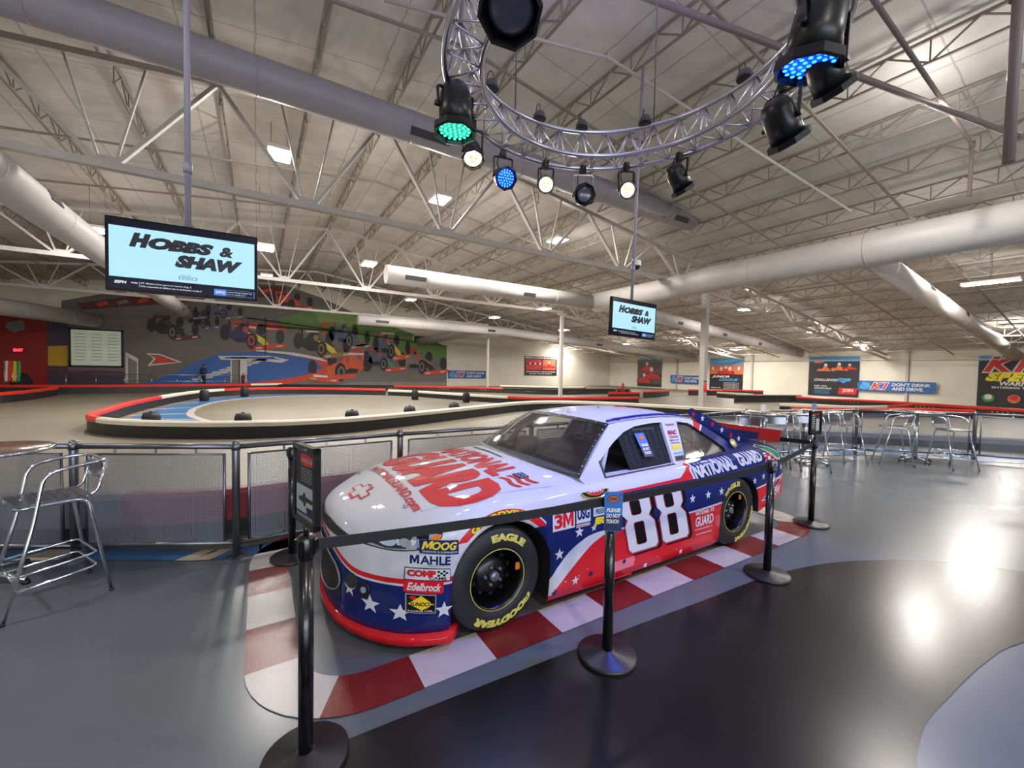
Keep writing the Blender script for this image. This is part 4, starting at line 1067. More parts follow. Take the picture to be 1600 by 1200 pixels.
def ws_pt(u, v, off=0):        # u 0 bottom .. 1 top
    zb_ = .925+.018*(1-v*v); xb = -.76+.11*(1-v*v); yb = .845*v
    p1 = Vector((xb, yb, zb_)); t1 = roof_pt(0, v)+Vector((0, 0, 0))
    p = p1+(t1-p1)*u; b_ = math.sin(u*PI)*.022
    return p+Vector((.5*b_, 0, .85*b_))+Vector((off*.55, 0, off*.83))
M_WS = mat('smoked windshield', (52, 48, 46), .06, coat=1.0); bw = M_WS.node_tree.nodes['Principled BSDF']; bw.inputs['Alpha'].default_value = .62
M_QW = mat('dark side glass', (44, 38, 36), .05, coat=1.0); M_QW.node_tree.nodes['Principled BSDF'].inputs['Alpha'].default_value = .55
mb = MB(); mb.grid(lambda u, v: ws_pt(u, v), [i/10 for i in range(11)], [-1+i/8 for i in range(17)]); mb.build('windshield', M_WS, car, recalc=False)
M_BLK = mat('matt black trim', (14, 14, 15), .5)
mb = MB()
for (u0, u1, v0, v1) in ((0, .035, -1, 1), (.93, 1, -1, 1), (0, 1, -1, -.965), (0, 1, .965, 1)):
    mb.grid(lambda u, v: ws_pt(u, v, .003), [u0+(u1-u0)*i/6 for i in range(7)], [v0+(v1-v0)*i/12 for i in range(13)])
mb.build('windshield_border', M_BLK, car, recalc=False)
mb = MB()
for k in range(9):
    for v in (-.98, .98): mb.lathe([(.008, 0), (.008, .006), (.001, .009)], c=ws_pt(.05+k*.112, v, .004), n=8)
    mb.lathe([(.008, 0), (.008, .006), (.001, .009)], c=ws_pt(.97, -.8+k*.2, .004), n=8)
tag(mb.build('rivets', M_ALU, car), kind='stuff')
def bl_pt(u, v):
    p1 = roof_pt(1, v*.96); p2 = Vector((-3.10+.0*(1-v*v), .80*v, .955)); p = p1+(p2-p1)*u; b_ = math.sin(u*PI)*.03
    return p+Vector((-.4*b_, 0, .9*b_))
mb = MB(); mb.grid(bl_pt, [i/8 for i in range(9)], [-1+i/8 for i in range(17)]); mb.build('rear_window', M_QW, car, recalc=False)
for sgn in (1, -1):
    m = MB(); pts = [(s, z) for s, z in WIN2]; m.prism([(s, z) for s, z in WIN2], lambda s, z, t: (-s, sgn*(Ys(z, s)-.018-t), z), 0, .006); m.build('quarter_window', M_QW, car)
# window edge screws and black edging along the side windows
for WN in (WIN1, WIN2):
    m = MB(); n_ = len(WN); cx = sum(p[0] for p in WN)/n_; cz = sum(p[1] for p in WN)/n_
    for i in range(n_):
        a_, b_ = WN[i], WN[(i+1) % n_]
        o1 = [Vector((p[0]+(p[0]-cx)*.055, 0, p[1]+(p[1]-cz)*.055)) for p in (a_, b_)]
        q = [Vector((-a_[0], Ys(a_[1])+.002, a_[1])), Vector((-b_[0], Ys(b_[1])+.002, b_[1])), Vector((-o1[1].x, Ys(o1[1].z)+.002, o1[1].z)), Vector((-o1[0].x, Ys(o1[0].z)+.002, o1[0].z))]
        if WN is WIN2 or i in (0, 8): m.add(q, [(0, 1, 2, 3)])
        for t_ in (.25, .75):
            c = (q[2]+q[3])/2 if False else (q[3]*(1-t_)+q[2]*t_)*.6+(q[0]*(1-t_)+q[1]*t_)*.4
            if WN is WIN2: m.lathe([(.006, 0), (.005, .005)], c=c+Vector((0, .001, 0)), n=6, axis='y')
    m.build('window_edging', M_BLK, car)
# window net
M_NET = mat('window net fabric', (24, 25, 30), .85, bump=.8, bscale=70)
NETP = [(1.36, .925), (1.36, 1.19), (1.42, 1.212), (1.588, 1.252), (1.80, 1.268), (1.968, 1.270), (1.89, .935)]
m = MB(); m.prism(NETP, lambda s, z, t: (-s, Ys(z, s)-.035-t, z), 0, .01); net = m.build('window_net', M_NET, car)
m = MB()
for k in range(6): m.bar((-1.38, Ys(.96+k*.045)-.034, .96+k*.045), (-1.90, Ys(.96+k*.045)-.034, .965+k*.045), .004, .016)
for k in range(7): m.bar((-1.42-k*.075, Ys(.935)-.033, .935), (-1.44-k*.078, Ys(1.22)-.033, 1.225), .016, .004)
m.build('webbing', mat('net webbing', (34, 35, 42), .8), net)
# cage, seat and wheel seen through the glass
M_CAGE = mat('pale cage tube', (176, 184, 198), .4)
for sgn in (1, -1):
    m = MB(); m.tube([(-1.08, sgn*.70, .86), (-1.14, sgn*.66, 1.08), (-1.36, sgn*.56, 1.25), (-2.05, sgn*.55, 1.29), (-2.75, sgn*.6, .93)], .024, 10); m.build('roll_bar', M_CAGE, car)
    m = MB(); m.tube([(-1.05, sgn*.775, .90), (-1.20, sgn*.69, 1.14)], .022, 10); m.build('roll_bar', M_CAGE, car)
m = MB(); m.tube([(-2.05, .6, .9), (-2.05, .5, 1.28), (-2.05, -.5, 1.28), (-2.05, -.6, .9)], .024, 10); m.build('roll_bar', M_CAGE, car)
m = MB(); m.tube([(-2.06, .45, .95), (-2.05, 0, 1.25), (-2.06, -.45, .95)], .02, 8); m.build('roll_bar', M_CAGE, car)
tri = [(2.30, .98), (2.46, 1.16), (2.56, 1.0)]
m = MB(); m.tube([(-s, Ys(z)-.05, z) for s, z in tri], .012, 8, closed=True); m.build('window_brace', M_CAGE, car)
m = MB(); m.tube([(-2.15, .6, 1.17), (-2.36, .66, 1.04)], .022, 8); m.build('brace_tube', M_CAGE, car)
m = MB(); m.lathe([(.17, 0), (.18, .02), (.17, .04)], c=(0, 0, 0), n=20, M=Matrix.Translation((-1.25, .36, .98)) @ Matrix.Rotation(math.radians(-65), 4, 'Y')); m.build('steering_wheel', M_BLK, car)
m = MB(); m.box((-1.75, .36, 1.0), (.14, .5, .42)); m.box((-1.72, .13, 1.14), (.3, .06, .2)); m.box((-1.72, .6, 1.14), (.3, .06, .2)); m.build('seat', mat('grey seat', (70, 70, 76), .6), car)
m = MB(); m.box((-1.0, 0, .95), (.25, 1.3, .05)); m.build('dashboard', mat('dash grey', (66, 62, 58), .6), car)
m = MB(); m.lathe([(.12, 0), (.12, .1), (.1, .13)], c=(-.98, -.22, .95), n=14); m.build('dash_duct', mat('dash beige', (150, 140, 120), .6), car)

# ---------------- decal helpers
def flat_mats(): pass
def paintmat(n, rgb): return mat(n, rgb, .6, coat=.4, spec=.1)
D = {'w': paintmat('decal white', (206, 208, 216)), 'r': paintmat('decal red', (205, 30, 42)), 'n': paintmat('decal navy', (17, 34, 96)), 'k': paintmat('decal black', (14, 13, 16)), 'y': paintmat('decal yellow', (232, 205, 50)),
     'g': paintmat('decal green', (30, 130, 70)), 'o': paintmat('decal orange', (220, 130, 40)), 'l': paintmat('decal light blue', (110, 160, 205)), 'c': paintmat('decal pale blue', (180, 196, 214)), 'v': paintmat('decal lime', (196, 222, 40)),
     's': paintmat('decal silver', (150, 156, 166)), 'm': paintmat('decal magenta', (176, 30, 66)), 't': paintmat('decal gold', (170, 150, 60)), 'd': paintmat('decal dark grey', (52, 52, 58)), 'p': paintmat('decal pink', (224, 120, 140))}
DK = list(D)
def side_fn(k=0):       # (s, z) -> left flank
    def f(s, z): return Vector((-s, side_y(-s, z)+.0025+.0012*k, z))
    return f
def gh_fn(k=0):
    return lambda s, z: Vector((-s, Ys(z, s)+.0025+.0012*k, z))
def hood_fn(k=0):       # (u, v): u = y to the left, v = s towards the windshield
    return lambda u, v: Vector((-v, u, body_top(-v, u)+.003+.0012*k))
def front_fn(k=0):      # (u = arc position along the nose measured by y, z)
    def f(y, z):
        # x of the plan curve at |y|
        ya = abs(y); lo, hi = .0, .957
        for _ in range(30):
            mid = (lo+hi)/2
            if side_y(mid, z) > ya: lo = mid
            else: hi = mid
        nrm = Vector((1, 0, 0)) if ya < .3 else Vector((.75, .66 if y > 0 else -.66, 0))
        return Vector((lo, y, z))+nrm*(.004+.0012*k)
    return f
class Decal:
    def __init__(s, name, label=None, parent=None): s.m = MB(); s.name = name; s.label = label; s.parent = parent or car
    def poly(s, pts, fn, c, step=.06):
        v, f = cut_poly(pts, [tuple(range(len(pts)))], step); s.m.add([fn(*p) for p in v], f, DK.index(c)); return s
    def text(s, t, box, fn, c, bold=.02, shear=0.0, spacing=1.0, step=.06):
        v, f = cut_text(t, box, step, bold, shear, spacing); s.m.add([fn(*p) for p in v], f, DK.index(c)); return s
    def mapped(s, t, box, warp, fn, c, bold=.02, shear=0.0, step=.05):
        v, f = cut_text(t, (0, 0, 1, 1), .1, bold, shear); s.m.add([fn(*warp(*p)) for p in v], f, DK.index(c)); return s
    def done(s):
        if not s.m.f: return None
        used = sorted(set(s.m.m)); mp = {u: i for i, u in enumerate(used)}; s.m.m = [mp[u] for u in s.m.m]
        o = s.m.build(s.name, [D[DK[u]] for u in used], s.parent, recalc=False)
        if s.label: o['label'] = s.label
        return o
def rect(x0, y0, x1, y1, sh=0.0, rise=0.0): return [(x0, y0), (x1, y0+rise), (x1+sh, y1+rise), (x0+sh, y1)]
def blockM(x0, y0, x1, y1, sh=0.0):
    w_, h = x1-x0, y1-y0
    return [(x0+u*w_+sh*v, y0+v*h) for u, v in ((0, 0), (0, 1), (.3, 1), (.5, .5), (.7, 1), (1, 1), (1, 0), (.76, 0), (.76, .62), (.56, .12), (.44, .12), (.24, .62), (.24, 0))]
# -------- the number on the door, traced in door metres
O8 = [(.0, .475), (.02, .49), (.295, .495), (.31, .48), (.315, .375), (.275, .332), (.325, .290), (.345, .04), (.31, .0), (.075, .0), (.045, .04), (.03, .27), (.06, .325), (.005, .375)]
def number(s0, z0, fn_k, grow=0.0, dx=0.0, dz=0.0, holes=True):
    pass
def eight(d, s0, zt, sc=1.0):
    """one blocky numeral leaning back to the bottom; s0 = front edge at the top, zt = top height"""
    H_ = .475*sc
    lean = .13
    def tr(u, v): return (s0+u*.325+lean*(1-v), zt-H_*(1-v))
    out = [(.0, 1.0), (1.0, 1.0), (1.03, .985), (1.03, .72), (.90, .615), (1.08, .50), (1.10, .07), (1.0, .0), (.10, .0), (.0, .07), (.0, .50), (.12, .60), (-.03, .70), (-.03, .985)]
    h1 = [(.30, .93), (.62, .93), (.66, .90), (.66, .70), (.60, .665), (.34, .665), (.28, .70), (.28, .90)]
    h2 = [(.34, .54), (.64, .54), (.68, .51), (.68, .15), (.62, .12), (.36, .12), (.30, .15), (.30, .51)]
    def grown(P_, g):
        cx = .52; cy = .5 if P_ is out else (sum(p[1] for p in P_)/len(P_))
        return [(x+(g if x > cx-.02 else -g)*(1.0), y+(g*.7 if y > cy else -g*.7)) for x, y in P_]
    sh = [(x+.12, y-.03) for x, y in grown(out, .05)]
    d.poly([tr(*p) for p in sh], side_fn(1), 'k')
    d.poly([tr(*p) for p in grown(out, .045)], side_fn(2), 'm')
    d.poly([tr(*p) for p in out], side_fn(3), 'w')
    for h_ in (h1, h2):
        d.poly([tr(*p) for p in h_], side_fn(4), 'm')
        d.poly([tr(.02+.96*p[0]+(.012 if p[0] < .5 else -.012), p[1]+(-.008 if p[1] > sum(q[1] for q in h_)/8 else .008)) for p in h_], side_fn(5), 'k')
    return d
eight(eight(Decal('number_decal', 'large white number 88 with magenta edge and black shadow on the door'), 1.105, .742), 1.525, .742).done()
for s, z, r, c in [(.50, .425, .045, 'w'), (.685, .555, .045, 'w'), (.83, .56, .03, 'w'), (1.075, .58, .038, 'w'), (2.045, .605, .045, 'w'), (2.285, .608, .045, 'w'), (2.50, .612, .045, 'w'), (3.10, .64, .04, 'w'), (3.28, .665, .04, 'w'), (3.55, .70, .04, 'w'), (3.72, .715, .04, 'w'),
                   (.475, .135, .035, 'n'), (.665, .185, .04, 'w'), (.82, .20, .03, 'n'), (1.01, .195, .04, 'w'), (1.18, .215, .03, 'n'), (1.45, .115, .03, 'w'), (1.92, .135, .03, 'w'), (.57, .2, .008, 'w'), (.7, .215, .008, 'w'), (.78, .25, .008, 'w'), (1.30, .2, .008, 'w'), (1.6, .16, .008, 'w'), (1.85, .17, .008, 'w')]:
    Decal('star', 'dark blue star' if c == 'n' else None).poly(star(s, z, r), side_fn(1), c).done()
d = Decal('torn_trim', 'faded pink patch on the side skirt')
d.poly([(1.0, .14), (1.30, .15), (1.30, .235), (1.05, .235)], side_fn(0), 'p'); d.done()
# quarter panel letters, leaning
d = Decal('quarter_lettering', 'white sponsor words along the rear quarter')
def q_warp(s0, s1, z0a, z1a, z0b, z1b, lean): return lambda u, v: (s0+(s1-s0)*u-lean*(v-.0), (z0a+(z0b-z0a)*u)*(1-v)+(z1a+(z1b-z1a)*u)*v)
d.mapped('NATIONAL', None, q_warp(2.12, 2.80, .775, .915, .80, .935, .06), side_fn(1), 'w', .055)
d.mapped('GUARD', None, q_warp(2.86, 3.32, .81, .935, .83, .94, .05), side_fn(1), 'w', .055)
d.done()
d = Decal('quarter_decal', 'white sponsor block lettering on the red panel behind the door')
d.text('NATIONAL', (2.10, .435, 2.31, .475), side_fn(1), 'w', .03); d.done(); d = Decal('quarter_decal'); d.text('GUARD', (2.10, .325, 2.38, .42), side_fn(1), 'w', .03)
for k in range(3): d.poly([(2.325, .44+k*.013), (2.35, .445+k*.013), (2.37, .44+k*.013), (2.385, .446+k*.013), (2.385, .452+k*.013), (2.36, .447+k*.013), (2.34, .452+k*.013), (2.325, .447+k*.013)], side_fn(1), 'w')
d.text('NATIONALGUARD.com', (2.10, .292, 2.37, .308), side_fn(1), 'w', .01); d.text('www.bethematch.org', (2.12, .238, 2.36, .262), side_fn(1), 'w', .01)
d.done()
d = Decal('tail_decal', 'white sponsor lettering behind the rear wheel')
d.poly([(3.24, .40), (3.40, .40), (3.74, .60), (3.62, .60)], side_fn(1), 'w'); d.poly([(3.28, .41), (3.40, .41), (3.70, .59), (3.62, .59)], side_fn(2), 'n')
d.text('DIET', (3.42, .50, 3.60, .57), side_fn(3), 'r', .03, .3); d.text('DEW', (3.45, .42, 3.70, .52), side_fn(3), 'w', .05, .3); d.poly(rect(3.70, .74, 3.82, .79), side_fn(1), 'c'); d.done()
# door front sponsors
d = Decal('sponsor_decal', 'red letters on white square sponsor sticker')
d.poly(rect(.435, .60, .64, .735), side_fn(1), 'w'); d.text('3', (.45, .615, .525, .72), side_fn(2), 'r', .04); d.poly(blockM(.528, .615, .628, .72), side_fn(2), 'r'); d.done()
d = Decal('sponsor_decal', 'blue letters on white sponsor sticker')
d.poly(rect(.655, .62, .795, .745), side_fn(1), 'w'); d.text('USG', (.665, .645, .785, .73), side_fn(2), 'n', .05); d.poly(rect(.655, .59, .79, .612), side_fn(1), 'w'); d.text('SHEETROCK', (.66, .593, .785, .608), side_fn(2), 'r', .02); d.done()
d = Decal('sponsor_decal', 'gold rimmed mechanics sticker')
d.poly([(.54, .755), (.60, .772), (.70, .772), (.76, .762), (.76, .735), (.54, .735)], side_fn(2), 't'); d.poly([(.55, .757), (.60, .768), (.70, .768), (.75, .758), (.75, .74), (.55, .74)], side_fn(3), 'k'); d.text('MECHANIX WEAR', (.56, .742, .74, .757), side_fn(4), 't', .03); d.done()
d = Decal('sponsor_decal', 'pale blue freight sticker')
d.poly(rect(.825, .645, .97, .735), side_fn(1), 'c'); d.text('FREIGHT', (.85, .66, .96, .70), side_fn(2), 'd', .03); d.poly([(.80, .755), (.88, .77), (.98, .765), (.9, .755)], side_fn(2), 'v'); d.done()
d = Decal('sponsor_decal', 'yellow block letters sticker')
d.text('JEGS', (.825, .565, 1.00, .635), side_fn(1), 'y', .08, .15); d.done()
d = Decal('series_badge', 'gold and black oval series badge below the windshield')
C0 = (.86, .845)
for rx, rz_, c, k in ((.15, .062, 't', 1), (.135, .052, 'k', 2), (.10, .038, 't', 3), (.09, .034, 'r', 4)): d.poly([(C0[0]+rx*math.cos(a), C0[1]-.0+rz_*math.sin(a)) for a in [i*PI/10 for i in range(20)]], lambda s, z, k=k: Vector((-s, side_y(-s, z)-max(0, (z-.82)*.9)+.0, max(z, 0)))+Vector((0, .012+.0012*k, .0)), c)
d.text('NASCAR', (.79, .828, .93, .862), lambda s, z: Vector((-s, side_y(-s, z)-max(0, (z-.82)*.9)+.019, z)), 'w', .04, .2); d.done()
# bumper corner sponsors
sd = side_fn
d = Decal('sponsor_decal', 'yellow letters on navy suspension sticker')
d.poly([(-.53, .632), (-.30, .604), (-.30, .692), (-.53, .716)], sd(6), 'n'); d.poly(blockM(-.52, .655, -.465, .703, .014), sd(7), 'y'); d.mapped('OOG', None, lambda u, v: (-.462+.152*u+0, .649-.016*u+.050*v), sd(7), 'y', .04, .3); d.mapped('STEERING & SUSPENSION', None, lambda u, v: (-.515+.205*u, .638-.024*u+.011*v), sd(7), 'w', .01); d.done()
d = Decal('sponsor_decal', 'blue outlined letters sticker under the headlight')
d.poly([(-.59, .55), (-.345, .525), (-.345, .605), (-.59, .63)], sd(1), 'w'); d.poly(blockM(-.58, .566, -.53, .62), sd(2), 'n'); d.mapped('AHLE', None, lambda u, v: (-.525+.175*u, .562-.02*u+.055*v), sd(2), 'n', .03); d.mapped('ENGINE BEARINGS', None, lambda u, v: (-.48+.13*u, .547-.015*u+.010*v), sd(2), 's', .0); d.done()
d = Decal('sponsor_decal', 'red letters with chequered corner sticker')
d.poly([(-.61, .468), (-.35, .444), (-.35, .520), (-.606, .546)], sd(1), 'd'); d.poly([(-.605, .472), (-.354, .449), (-.354, .516), (-.602, .541)], sd(2), 'w')
d.mapped('COMP', None, lambda u, v: (-.595+.16*u, .49-.016*u+.042*v), sd(3), 'r', .07); d.mapped('CAMS', None, lambda u, v: (-.475+.10*u, .463-.01*u+.018*v), sd(3), 'k', .03)
for i in range(4):
    for j in range(3):
        if (i+j) % 2 == 0: d.poly(rect(-.428+i*.016, .478+j*.012, -.413+i*.016, .490+j*.012), sd(3), 'k')
d.done()
d = Decal('sponsor_decal', 'white script on red plate sticker')
d.poly([(-.60, .388), (-.405, .368), (-.39, .376), (-.39, .436), (-.405, .445), (-.60, .466), (-.612, .455), (-.612, .396)], sd(2), 'r'); d.mapped('Edelbrock', None, lambda u, v: (-.595+.19*u, .402-.02*u+.05*v), sd(3), 'w', .03, .35); d.done()
d = Decal('sponsor_decal', 'yellow diamond on black fuel sticker')
d.poly([(-.60, .258), (-.432, .245), (-.432, .365), (-.602, .382)], sd(2), 's'); d.poly([(-.594, .264), (-.438, .251), (-.438, .359), (-.596, .375)], sd(3), 'k')
d.poly([(-.588, .318), (-.518, .365), (-.444, .304), (-.512, .272)], sd(4), 'y'); d.poly([(-.585, .36), (-.56, .368), (-.45, .272), (-.47, .266)], sd(3), 'r'); d.mapped('SUNOCO', None, lambda u, v: (-.578+.125*u, .303-.009*u+.026*v), sd(5), 'k', .03, .2); d.mapped('RACING FUEL', None, lambda u, v: (-.588+.14*u, .268-.01*u+.010*v), sd(4), 'w', .02); d.done()
for q_ in ((-.385, .262, .055), (-.625, .252, .058)): Decal('star').poly(star(*q_), sd(1), 'w').done()
for y, z, r_ in ((.655, .275, .062), (.50, .33, .055)): Decal('star').poly([p for p in star(y, z, r_)], front_fn(1), 'w').done()
for y, z, r_ in ((-.655, .275, .062), (-.50, .33, .055)): Decal('star').poly([p for p in reversed(star(y, z, r_))], front_fn(1), 'w').done()
d = Decal('arch_lettering', 'lime green tyre maker letters on the red arch band')
def arch_w(a0, a1, r0, r1): return lambda u, v: (.04+(r0+(r1-r0)*v)*math.sin(a0+(a1-a0)*u), .37+(r0+(r1-r0)*v)*math.cos(a0+(a1-a0)*u))
d.mapped('GOODYEAR', None, arch_w(-.62, .52, .405, .446), sd(2), 'v', .04, .1); d.done()
# hood
d = Decal('hood_lettering', 'huge red sponsor words on the hood')
def hw(u0, u1, v0, v1): return lambda u, v: (u0+(u1-u0)*u, v0+(v1-v0)*v)
def hood_text(d, t, u0, u1, v0, v1, c, bold, sh=0.0, step=.06):
    vv, ff = cut_text(t, (u0, v0, u1, v1), step, bold, sh); fn = hood_fn(1); d.m.add([fn(*p) for p in vv], ff, DK.index(c))
hood_text(d, 'GUARD', -.82, .82, -.38, .17, 'r', .065)
hood_text(d, 'NATIONAL', -.80, .46, .20, .47, 'r', .05)
hood_text(d, 'NATIONALGUARD.com', -.62, .66, -.50, -.42, 'r', .03)
for k in range(3):
    P_ = []
    for i in range(13): u = i/12; P_.append((.50+.26*u, .22+k*.075+.022*math.sin(u*2*PI)+.04*u))
    P_ += [(p[0], p[1]+.035) for p in reversed(P_)]
    d.poly(P_, hood_fn(1), 'r')
d.poly([(.49, .36), (.62, .35), (.63, .44), (.50, .45)], hood_fn(2), 'n')
for i in range(3):
    for j in range(2): d.poly(star(.52+i*.04, .385+j*.035, .013), hood_fn(3), 'w')
d.done()
d = Decal('emblem', 'red outlined cross emblem on the nose of the hood')
def cross(w1, h1, w2, h2, sk): return [(-w1+sk*-h2, -h2), (-w2-sk*h2, -h2), (-w2-sk*h1, -h1), (w2-sk*h1, -h1), (w2-sk*h2, -h2), (w1-sk*h2, -h2), (w1+sk*h2, h2), (w2+sk*h2, h2), (w2+sk*h1, h1), (-w2+sk*h1, h1), (-w2+sk*h2, h2), (-w1+sk*h2, h2)]
for g, c, k in ((0, 'r', 1), (.02, 'w', 2)):
    d.poly([(.02+x, -.735+y) for x, y in cross(.17-g, .085-g*.6, .075-g, .045-g*.6 if g else .045, .25)], hood_fn(k), c) if False else None
    a_, b_, c_, e_ = .165-g, .07-g, .088-g, .040-g*.75
    P_ = [(-a_, -e_), (-b_, -e_), (-b_, -c_), (b_, -c_), (b_, -e_), (a_, -e_), (a_, e_), (b_, e_), (b_, c_), (-b_, c_), (-b_, e_), (-a_, e_)]
    d.poly([(.0+x-.35*y, -.70+y) for x, y in P_], hood_fn(k), c)
d.done()
# black cowl slot, hood pins, seams
d = Decal('cowl_slot', 'black cowl slot'); d.poly([(-.66, .575), (.0, .535), (.02, .55), (-.64, .60)], hood_fn(1), 'k'); d.done()
for u, v in ((-.55, -.60), (.55, -.52), (.0, -.62), (-.55, .0)):
    m = MB(); p = hood_fn(0)(u, v); m.lathe([(.018, 0), (.016, .006), (.006, .008), (.006, .02), (.001, .022)], c=p, n=12); m.build('hood_pin', M_ALU, car)
d = Decal('seams')
d.poly([(.70, -.45), (.835, .50), (.838, .50), (.704, -.45)], hood_fn(0), 's'); d.poly([(-.8, -.52), (.70, -.455), (.70, -.451), (-.8, -.516)], hood_fn(0), 's')
d.done()
# headlight sticker wrapping the corner: along s from -.88 to -.40 just under the fender crease
def hl_fn(k): return lambda s, z: Vector((-s+.002, side_y(-s, z)+.004+.0012*k, z+.002))
d = Decal('headlight', 'printed headlight sticker with amber corner')
HL = [(-.86, .662), (-.80, .642), (-.66, .635), (-.55, .642), (-.45, .67), (-.40, .715), (-.395, .745), (-.47, .755), (-.62, .735), (-.78, .70)]
d.poly(HL, hl_fn(1), 'k'); c0 = (-.6, .69)
d.poly([(c0[0]+(p[0]-c0[0])*.95, c0[1]+(p[1]-c0[1])*.86) for p in HL], hl_fn(2), 's')
d.poly([(-.82, .672), (-.70, .650), (-.60, .655), (-.56, .72), (-.66, .725), (-.78, .70)], hl_fn(3), 'd')
d.poly([(-.54, .648), (-.50, .645), (-.47, .735), (-.54, .735)], hl_fn(3), 'k'); d.poly([(-.485, .65), (-.43, .665), (-.40, .735), (-.45, .74)], hl_fn(3), 'o')
d.poly([(.0+(-.69)+.045*math.cos(a), .69+.028*math.sin(a)) for a in [i*PI/8 for i in range(16)]], hl_fn(4), 'c'); d.poly([(-.60+.03*math.cos(a), .688+.024*math.sin(a)) for a in [i*PI/8 for i in range(16)]], hl_fn(4), 's')
d.done()
# grilles in the nose
M_GRI = mat('grille mesh', (48, 46, 44), .5, bump=1.0, bscale=120)
def nose_patch(name, y0, y1, z0f, z1f, m_, k=1, n_=22):
    mb = MB(); mb.grid(lambda u, v: front_fn(k)(y0+(y1-y0)*u, z0f(y0+(y1-y0)*u)*(1-v)+z1f(y0+(y1-y0)*u)*v), [i/n_ for i in range(n_+1)], [i/4 for i in range(5)])
    return mb.build(name, m_, car, recalc=False)
nose_patch('upper_grille', -.46, .46, lambda y: .625, lambda y: .70-.16*y*y, M_GRI)
nose_patch('lower_grille', -.40, .40, lambda y: .20+.1*y*y, lambda y: .505-.5*y*y, mat('black mesh grille', (16, 16, 17), .35, bump=1.0, bscale=100))
m = MB(); m.tube([front_fn(6)(.40*math.sin(a), .35+.155*math.cos(a)) for a in [i*2*PI/32 for i in range(32)]], .006, 6, closed=True); m.build('grille_trim', mat('clear edge', (130, 130, 136), .25), car)
for sgn in (1, -1):
    p = front_fn(0)(sgn*.62, .36); dr = Vector((.78, .62*sgn, 0)).normalized()
    m = MB(); m.tube([p-dr*.02, p+dr*.012], .042, 18); m.build('brake_duct', M_BLK, car)
    m = MB(); m.tube([p, p+dr*.016], .02, 14); m.build('brake_duct_core', mat('duct core', (150, 165, 200), .3), car)
    p = front_fn(0)(sgn*.52, .385); m = MB(); m.tube([p-dr*.01, p+dr*.006], .05, 14); m.build('mesh_opening', M_GRI, car)
# splitter, skirts, spoiler, fin, rails
mb = MB(); SP = [(x, Wp(x)) for x in (.34, .40, .46, .576, .68, .762, .85, .908, .94, .953, .957)]
outl = [(x+.022*(x-.2), w_+.016) for x, w_ in SP]; full = outl+[(x, -w_) for x, w_ in reversed(outl)]
inner_l = [(x-.08, max(0, w_-.07)) for x, w_ in outl]; fi = inner_l+[(x, -w_) for x, w_ in reversed(inner_l)]
n_ = len(full); vs = [(x, y, z) for z in (.055, .105) for x, y in full]+[(x, y, z) for z in (.055, .13) for x, y in fi]
fs = []
for i in range(n_-1):
    fs += [(i, i+1, n_+i+1, n_+i), (n_+i, n_+i+1, 3*n_+i+1, 3*n_+i), (2*n_+i, 2*n_+i+1, i+1, i), (3*n_+i, 3*n_+i+1, 2*n_+i+1, 2*n_+i)]
fs += [(0, n_, 3*n_, 2*n_), (n_-1, 2*n_-1, 4*n_-1, 3*n_-1)]
mb.add(vs, fs, 0, True); mb.build('splitter', paintmat('splitter red', (196, 26, 34)), car)
for sgn in (1, -1):
    pts = [(-1.28, .09), (-.42, .09), (-.42, .06), (-1.27, .045), (-1.28, .05)] if False else [(.42, .10), (1.30, .10), (1.30, .068), (1.0, .075), (.42, .085)]
    m = MB(); m.prism(pts, lambda s, z, t: (-s, sgn*(.905+t), z), 0, .01); m.build('skirt', paintmat('skirt red', (196, 34, 44)), car)
M_SPO = bpy.data.materials.new('spoiler paint'); M_SPO.use_nodes = True
E.nt = M_SPO.node_tree; bq = E.nt.nodes['Principled BSDF']; bq.inputs['Roughness'].default_value = .25
tcn = E.nt.nodes.new('ShaderNodeTexCoord'); spn = E.nt.nodes.new('ShaderNodeSeparateXYZ'); E.nt.links.new(tcn.outputs['Object'], spn.inputs[0])
yy, zz = E(spn.outputs[1]), E(spn.outputs[2])
colr = mixc((zz < 1.05)*(yy < .56), lin((170, 26, 34)), C_NAVY); E.nt.links.new(colr, bq.inputs['Base Color'])
m = MB(); m.grid(lambda u, v: Vector((-3.86-.06*v, -.80+1.6*u, .965+.14*v)), [i/8 for i in range(9)], [0, .5, 1]); m.grid(lambda u, v: Vector((-3.875-.06*v, -.80+1.6*u, .965+.14*v)), [i/8 for i in range(9)], [0, .5, 1])
m.add([(-3.92, -.8, 1.105), (-3.92, .8, 1.105), (-3.935, .8, 1.105), (-3.935, -.8, 1.105)], [(0, 1, 2, 3)]); m.add([(-3.86, .8, .965), (-3.875, .8, .965), (-3.935, .8, 1.105), (-3.92, .8, 1.105)], [(0, 1, 2, 3)])
m.build('spoiler', M_SPO, car, recalc=False)
d = Decal('spoiler_stars', 'white and red stars on the spoiler')
for k in range(12): d.m.add([Vector((-3.885+.004-.06*((z-.98)/.155)*.6, y, z)) for y, z in star(-.70+k*.11, 1.01, .03)], [tuple(range(10))], DK.index('w' if k % 2 == 0 else 'r'))
d.done()
m = MB(); FIN = [(2.42, 1.345), (2.42, 1.385), (2.48, 1.40), (2.75, 1.30), (3.1, 1.16), (3.5, 1.05), (3.6, 1.0), (3.6, .955), (3.12, .97)]
m.prism(FIN, lambda s, z, t: (-s, .60+t, z), 0, .008); fin = m.build('shark_fin', paintmat('fin navy', (18, 32, 92)), car)
